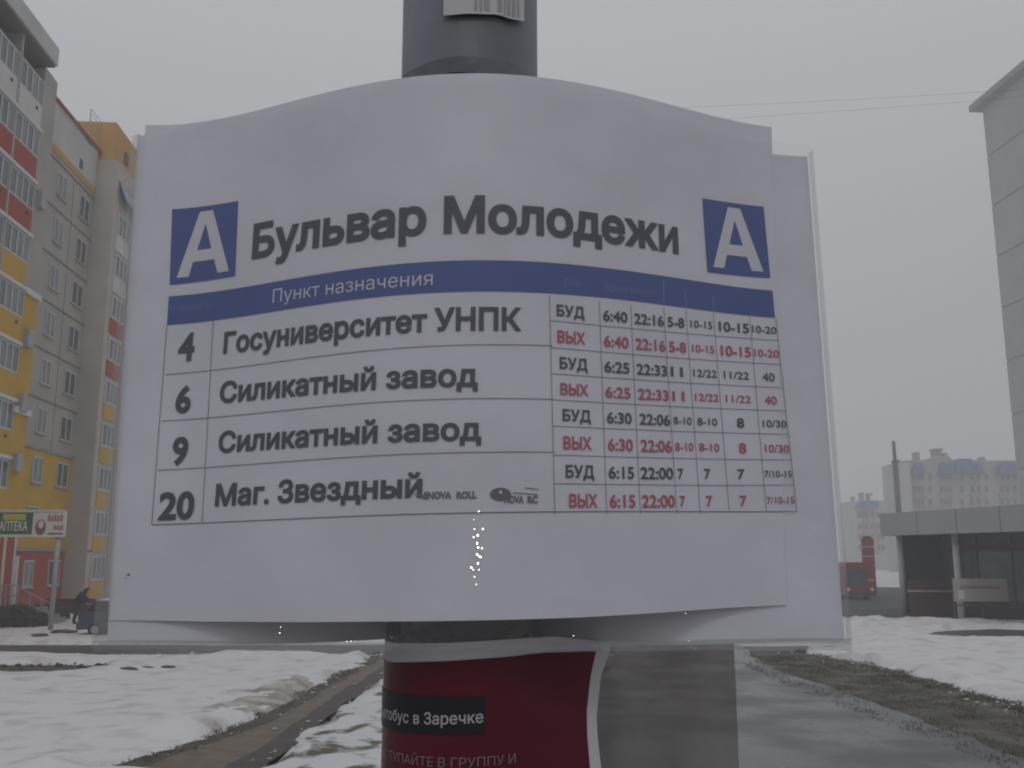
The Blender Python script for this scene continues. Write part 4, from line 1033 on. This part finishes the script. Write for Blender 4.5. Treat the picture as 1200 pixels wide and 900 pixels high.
for p, q in (((777, 327.2), (777.5, 360)), ((802, 343), (803.5, 362.6)), ((835, 347), (835.5, 365.6))): rule(p, q, 0.7, 'ink_pale', T2)
TUV, BUV = [px_uv(*p) for p in TOPX], [px_uv(*p) for p in BOTX]
RL = [0.0, 0.122, 0.250, 0.372, 0.492, 0.612, 0.742, 0.868, 1.0]       # row boundaries down the table
def cell(c, f, r):                         # sheet coordinates at fraction f of column c, at r down the table
    a = (TUV[c][0] * (1 - f) + TUV[c + 1][0] * f, TUV[c][1] * (1 - f) + TUV[c + 1][1] * f)
    b = (BUV[c][0] * (1 - f) + BUV[c + 1][0] * f, BUV[c][1] * (1 - f) + BUV[c + 1][1] * f)
    return a[0] * (1 - r) + b[0] * r, a[1] * (1 - r) + b[1] * r
def rule_uv(pts, m='ink_line', k=0.00019):
    V, FA = [], []
    for u, z in pts: V += [sheet(u, z - k, T1 + 0.0001), sheet(u, z + k, T1 + 0.0001)]
    for i in range(len(pts) - 1): FA.append((2 * i, 2 * i + 2, 2 * i + 3, 2 * i + 1))
    pydata('rule', V, FA, m, tt)
for r in RL[1:-1]:
    pts = [cell(c, f, r) for c in range(7) for f in (0, .5)] + [cell(6, 1, r)]; rule_uv(pts)
ROWS = [['6:40', '22:16', '5-8', '10-15', '10-15', '10-20'], ['6:25', '22:33', '11', '12/22', '11/22', '40'], ['6:30', '22:06', '8-10', '8-10', '8', '10/30'], ['6:15', '22:00', '7', '7', '7', '7/10-15']]
SPAN = [{0: (.09, .87, .44), 1: (.08, .97, .44), 2: (.12, .88, .42), 3: (.12, .92, .32), 4: (.12, .95, .42), 5: (.05, .97, .32)},
        {0: (.08, .86, .44), 1: (.08, .97, .44), 2: (.12, .66, .40), 3: (.10, .94, .32), 4: (.15, .84, .32), 5: (.28, .72, .37)},
        {0: (.10, .86, .44), 1: (.09, .97, .44), 2: (.10, .90, .31), 3: (.12, .82, .31), 4: (.40, .60, .40), 5: (.14, .97, .31)},
        {0: (.09, .86, .44), 1: (.05, .96, .44), 2: (.14, .38, .39), 3: (.22, .44, .39), 4: (.30, .50, .39), 5: (.04, .96, .27)}]
def cell_text(body, c, f0, f1, r0, r1, capf, m, bold):
    hh = r1 - r0; cap_r = hh * capf; rb = r0 + hh * 0.56 + cap_r * 0.5
    (u0, z0), (u1, z1) = cell(c, f0, rb), cell(c, f1, rb); cap = cell(c, (f0 + f1) / 2, rb - cap_r)[1] - cell(c, (f0 + f1) / 2, rb)[1]
    V, FA = text_mesh(body, bold)
    pydata('lettering', [sheet(u0 + (u1 - u0) * a, z0 + (z1 - z0) * a + b * cap, T2) for a, b in V], FA, m, tt)
for k in range(4):
    for h_ in range(2):
        r0, r1 = RL[2 * k + h_], RL[2 * k + h_ + 1]; m = 'ink_red' if h_ else 'ink_black'; sh = 0.03 * k
        cell_text('ВЫХ' if h_ else 'БУД', 0, .13 + sh + (0.05 if h_ and k == 3 else 0), .68 + sh + (0.05 if h_ and k == 3 else 0), r0, r1, .43, m, 0.030)
        for c in range(6):
            f0, f1, cf = SPAN[k][c]; cell_text(ROWS[k][c], c + 1, f0, f1, r0, r1, cf, m, 0.024 if cf > 0.38 else 0.014)
# clear film over the sheets, with a torn upper edge at the left
fcor = [px_uv(156, 160), px_uv(950, 172), px_uv(996, 763), px_uv(109.5, 762)]
FE = sorted(px_uv(*q) for q in [(109.5, 762), (300, 762), (460, 761), (560, 760), (690, 760), (850, 762), (996, 763)])
def film_warp(a, b, u, z):
    ub = fcor[3][0] * (1 - a) + fcor[2][0] * a; z0_ = fcor[3][1] * (1 - a) + fcor[2][1] * a
    z += (float(np.interp(ub, [k[0] for k in FE], [k[1] for k in FE])) - z0_) * b
    lift = 0.009 * math.exp(-((a - 0.10) / 0.06) ** 2) + 0.009 * math.sin(math.pi * a)
    return u, z + (lift + 0.0022 * noise.noise(Vector((a * 30, 0, 2)))) * (1 - b) ** 3 - 0.0012 * noise.noise(Vector((a * 22, 3, 2))) * b ** 3
def film_fn(u, z, off):
    return sheet(u, z, off + 0.0003 * (1 + noise.noise(Vector((u * 26, z * 20, 7.7)))))
quad_grid('clear_film', 'film', fcor, TF, 110, 80, fn=film_fn, warp=film_warp)
def film_strip(px4, off=TF + 0.0022): return band('film_seam', 'film_edge', px4, off, 60, 2)
film_strip([(118, 752), (470, 754), (470, 757.5), (117, 757)])
film_strip([(690, 752.5), (995, 749), (995.5, 755), (690, 757.5)])
film_strip([(156, 162), (164, 160), (126.5, 752), (109.5, 754)])
film_strip([(109.5, 751), (462, 752), (462, 762.5), (109.5, 762)], TF + 0.003)
film_strip([(700, 751.5), (996, 748), (996.5, 763), (700, 763)], TF + 0.003)
film_strip([(945, 184), (950.5, 178), (996, 750), (989.5, 750)], TF + 0.003)
# added mirror facets that put sun glints on the film
def glint_facet(px, py, r, el=1.0):               # a glint shaped in: small metal facet aimed to mirror the sun into the camera
    c = sheet(*px_uv(px, py), TF + 0.0012); hv = ((CAMP - c).normalized() + sd).normalized()
    a_ = hv.cross(Vector((0, 0, 1))).normalized(); b_ = a_.cross(hv)
    V = [c + a_ * (r * (0.6 + 0.4 * random.random()) * math.cos(t)) + b_ * (r * el * (0.6 + 0.4 * random.random()) * math.sin(t)) for t in (0.3, 1.4, 2.7, 3.9, 5.2)]
    pydata('film_glint', V + [p - hv * 0.0002 for p in V], [(0, 1, 2, 3, 4), (9, 8, 7, 6, 5)] + [(k, k + 5, (k + 1) % 5 + 5, (k + 1) % 5) for k in range(5)], 'glint_facet', tt)
for (x, y, r, e) in ((561, 600, .4, 1), (555, 609.5, .35, 1), (556, 620.5, .5, 1), (565.5, 620.5, .6, 1.3), (555, 630, .5, 1), (559.8, 628, .45, 1.6), (559, 637, .55, 2.2), (560, 642, .65, 2.0), (564.5, 643, .5, 1), (559, 650, .7, 1.4), (561.5, 652.5, .5, 1), (563, 653, .45, 1),
                  (560, 660.5, .4, 1.8), (552.5, 665.5, .55, 1), (554.5, 668, .4, 1), (561, 668, .4, 1), (556, 676, .35, 1), (558, 685, .45, 1), (331, 742, .4, 1), (332, 735, .3, 2.0), (414, 751.3, .5, .5), (409, 751.6, .4, .5), (418, 751, .4, .5), (800, 719, .45, .5), (804, 751, .45, .5), (806, 759, .3, 1), (812, 759.5, .3, 1), (670, 745, .35, 1)):
    glint_facet(x, y, r * (0.0009 if y < 700 else 0.0006) * random.uniform(0.6, 1.2), e)
# the little smudges on the film
for (px, py, rx, ry) in ((154.5, 674, 1.9, 1.3), (151.5, 677.5, 0.8, 0.8)):
    patch('smudge', [(px + rx * math.cos(t * math.pi / 6), py + ry * math.sin(t * math.pi / 6)) for t in range(12)], 'smudge', TF + 0.003)

# ------------------------------------------------------------------ red poster wrapped round the post below
RS = RP + 0.0024; PHI = math.radians(27)
def poster_pt(u, z, off=0.0):              # u: arc length from the post's front line
    if u < RS * PHI:
        p = u / RS; n_ = Vector((math.sin(p), -math.cos(p), 0)); b_ = Vector((XP, D, 0)) + n_ * RS
    else:
        n_ = Vector((math.sin(PHI), -math.cos(PHI), 0)); t_ = Vector((math.cos(PHI), math.sin(PHI), 0)); L = u - RS * PHI
        b_ = Vector((XP, D, 0)) + n_ * RS + t_ * L + n_ * (-1.6 * L * L)
    return Vector((b_.x, b_.y, z)) + n_ * (off + 0.0006 * noise.noise(Vector((u * 25, z * 18, 2.2))))
UP = np.linspace(-0.062, 0.16, 2200); PP = np.array([[poster_pt(u, 0)[0], poster_pt(u, 0)[1]] for u in UP]); AN = PP[:, 0] / PP[:, 1]
i0 = int(np.argmin(AN))
def poster_uv(px, py):
    d = ray(px, py); u = float(np.interp(d.x / d.y, AN[i0:], UP[i0:])); y = float(np.interp(u, UP, PP[:, 1])); return u, H + d.z * y / d.y
pos = empty('wall_poster', (XP, D - RS, 3.0)); pos.name = 'red_poster'
tag(pos, 'dark red poster with white border and black caption box wrapped on the post', 'poster')
UL = -0.095
ZB = poster_uv(560, 900)[1] - 0.12
def prow(topf, rightf, off, m, name, nu=70, nv=40):
    V, FA = [], []
    for j in range(nv + 1):
        for i in range(nu + 1):
            a, b = i / nu, j / nv
            zr = topf(UL) * (1 - b) + ZB * b
            ur = rightf(zr); u = UL + (ur - UL) * a; z = topf(u) * (1 - b) + ZB * b; V.append(poster_pt(u, z, off))
    for j in range(nv):
        for i in range(nu): k = j * (nu + 1) + i; FA.append((k, k + nu + 1, k + nu + 2, k + 1))
    return pydata(name, V, FA, m, pos, True)
def curve(pts, key):                       # piecewise function through pixel points
    q = sorted([poster_uv(*p) for p in pts], key=lambda t: t[key]); k = [t[key] for t in q]; v = [t[1 - key] for t in q]
    return lambda x: float(np.interp(x, k, v))
prow(curve([(460, 753), (500, 754), (560, 751.5), (610, 748), (650, 746), (712, 752)], 0), curve([(716, 756), (704, 790), (699, 840), (701, 870), (705, 905), (708, 960)], 1), 0.0, 'poster_white', 'border_sheet')
prow(curve([(458, 776), (500, 775.5), (560, 772), (600, 769), (620, 766.5), (640, 764.5), (699, 763)], 0), curve([(700, 763), (692, 800), (687.5, 840), (688, 870), (691, 905), (694, 960)], 1), 0.0004, 'poster_red', 'red_field')
def pquad(name, m, u0, u1, z0a, z0b, z1a, z1b, off, nu=40):
    V, FA = [], []
    for i in range(nu + 1):
        a = i / nu; u = u0 + (u1 - u0) * a; V += [poster_pt(u, z0a + (z0b - z0a) * a, off), poster_pt(u, z1a + (z1b - z1a) * a, off)]
    for i in range(nu): FA.append((2 * i, 2 * i + 2, 2 * i + 3, 2 * i + 1))
    return pydata(name, V, FA, m, pos, True)
ub, zt_ = poster_uv(568, 815.5); zb_ = poster_uv(568, 859)[1]
pquad('caption_box', 'poster_black', UL + 0.004, ub, poster_uv(500, 863)[1], zb_, poster_uv(500, 816.5)[1], zt_, 0.0009)
def ptext(body, u0, u1, z0, z1, cap, bold, m):
    V, FA = text_mesh(body, bold); pydata('lettering', [poster_pt(u0 + (u1 - u0) * a, z0 + (z1 - z0) * a + b * cap, 0.0014) for a, b in V], FA, m, pos)
a, b = poster_uv(485.6, 847.8), poster_uv(565.6, 846); cap = poster_uv(525, 833)[1] - poster_uv(525, 847)[1]
ptext('в Заречке', a[0], b[0], a[1], b[1], cap, 0.012, 'poster_text')
e1 = poster_uv(480, 847.8)[0]; wd = (b[0] - a[0]) * 0.82
ptext('Автобус', e1 - wd, e1, a[1], a[1], cap, 0.012, 'poster_text')
a, b = poster_uv(514, 898.5), poster_uv(603, 893.5); cap = poster_uv(560, 884.5)[1] - poster_uv(560, 896)[1]
ptext('В ГРУППУ И', a[0], b[0], a[1], b[1], cap, -0.008, 'poster_text_thin')
e1 = poster_uv(508, 898.7)[0]; ptext('ВСТУПАЙТЕ', e1 - (b[0] - a[0]) * 0.98, e1, a[1], a[1], cap, -0.008, 'poster_text_thin')

# loose film hanging beside the poster
YS = 0.585
V, FA = [], []
for j in range(25):
    for i in range(17):
        px = 660 + (862 - 660) * i / 16; py = 753 + j * 12
        q = at(px, py, YS); base = at(660 + (862 - 660) * i / 16, 753, YS)
        V.append(Vector((base.x, YS + 0.004 * math.sin(i * 0.9) + 0.002 * noise.noise(Vector((i * .4, j * .3, 0))), q.z)))
for j in range(24):
    for i in range(16): k = j * 17 + i; FA.append((k, k + 17, k + 18, k + 1))
tag(pydata('plastic_film', V, FA, 'film_dim', None, True), 'cloudy loose plastic film hanging beside the red poster', 'film')

# ------------------------------------------------------------------ foggy air
hz = MB().box(-620, 620, -620, 620, -1.3, 64).build('haze', None)
m = bpy.data.materials.new('haze'); m.use_nodes = True; n = m.node_tree; n.nodes.clear()
o = n.nodes.new('ShaderNodeOutputMaterial'); pv = n.nodes.new('ShaderNodeVolumePrincipled')
pv.inputs['Color'].default_value = (0.93, 0.94, 0.96, 1); pv.inputs['Density'].default_value = 0.0028
n.links.new(pv.outputs[0], o.inputs['Volume']); hz.data.materials.append(m); hz['kind'] = 'stuff'
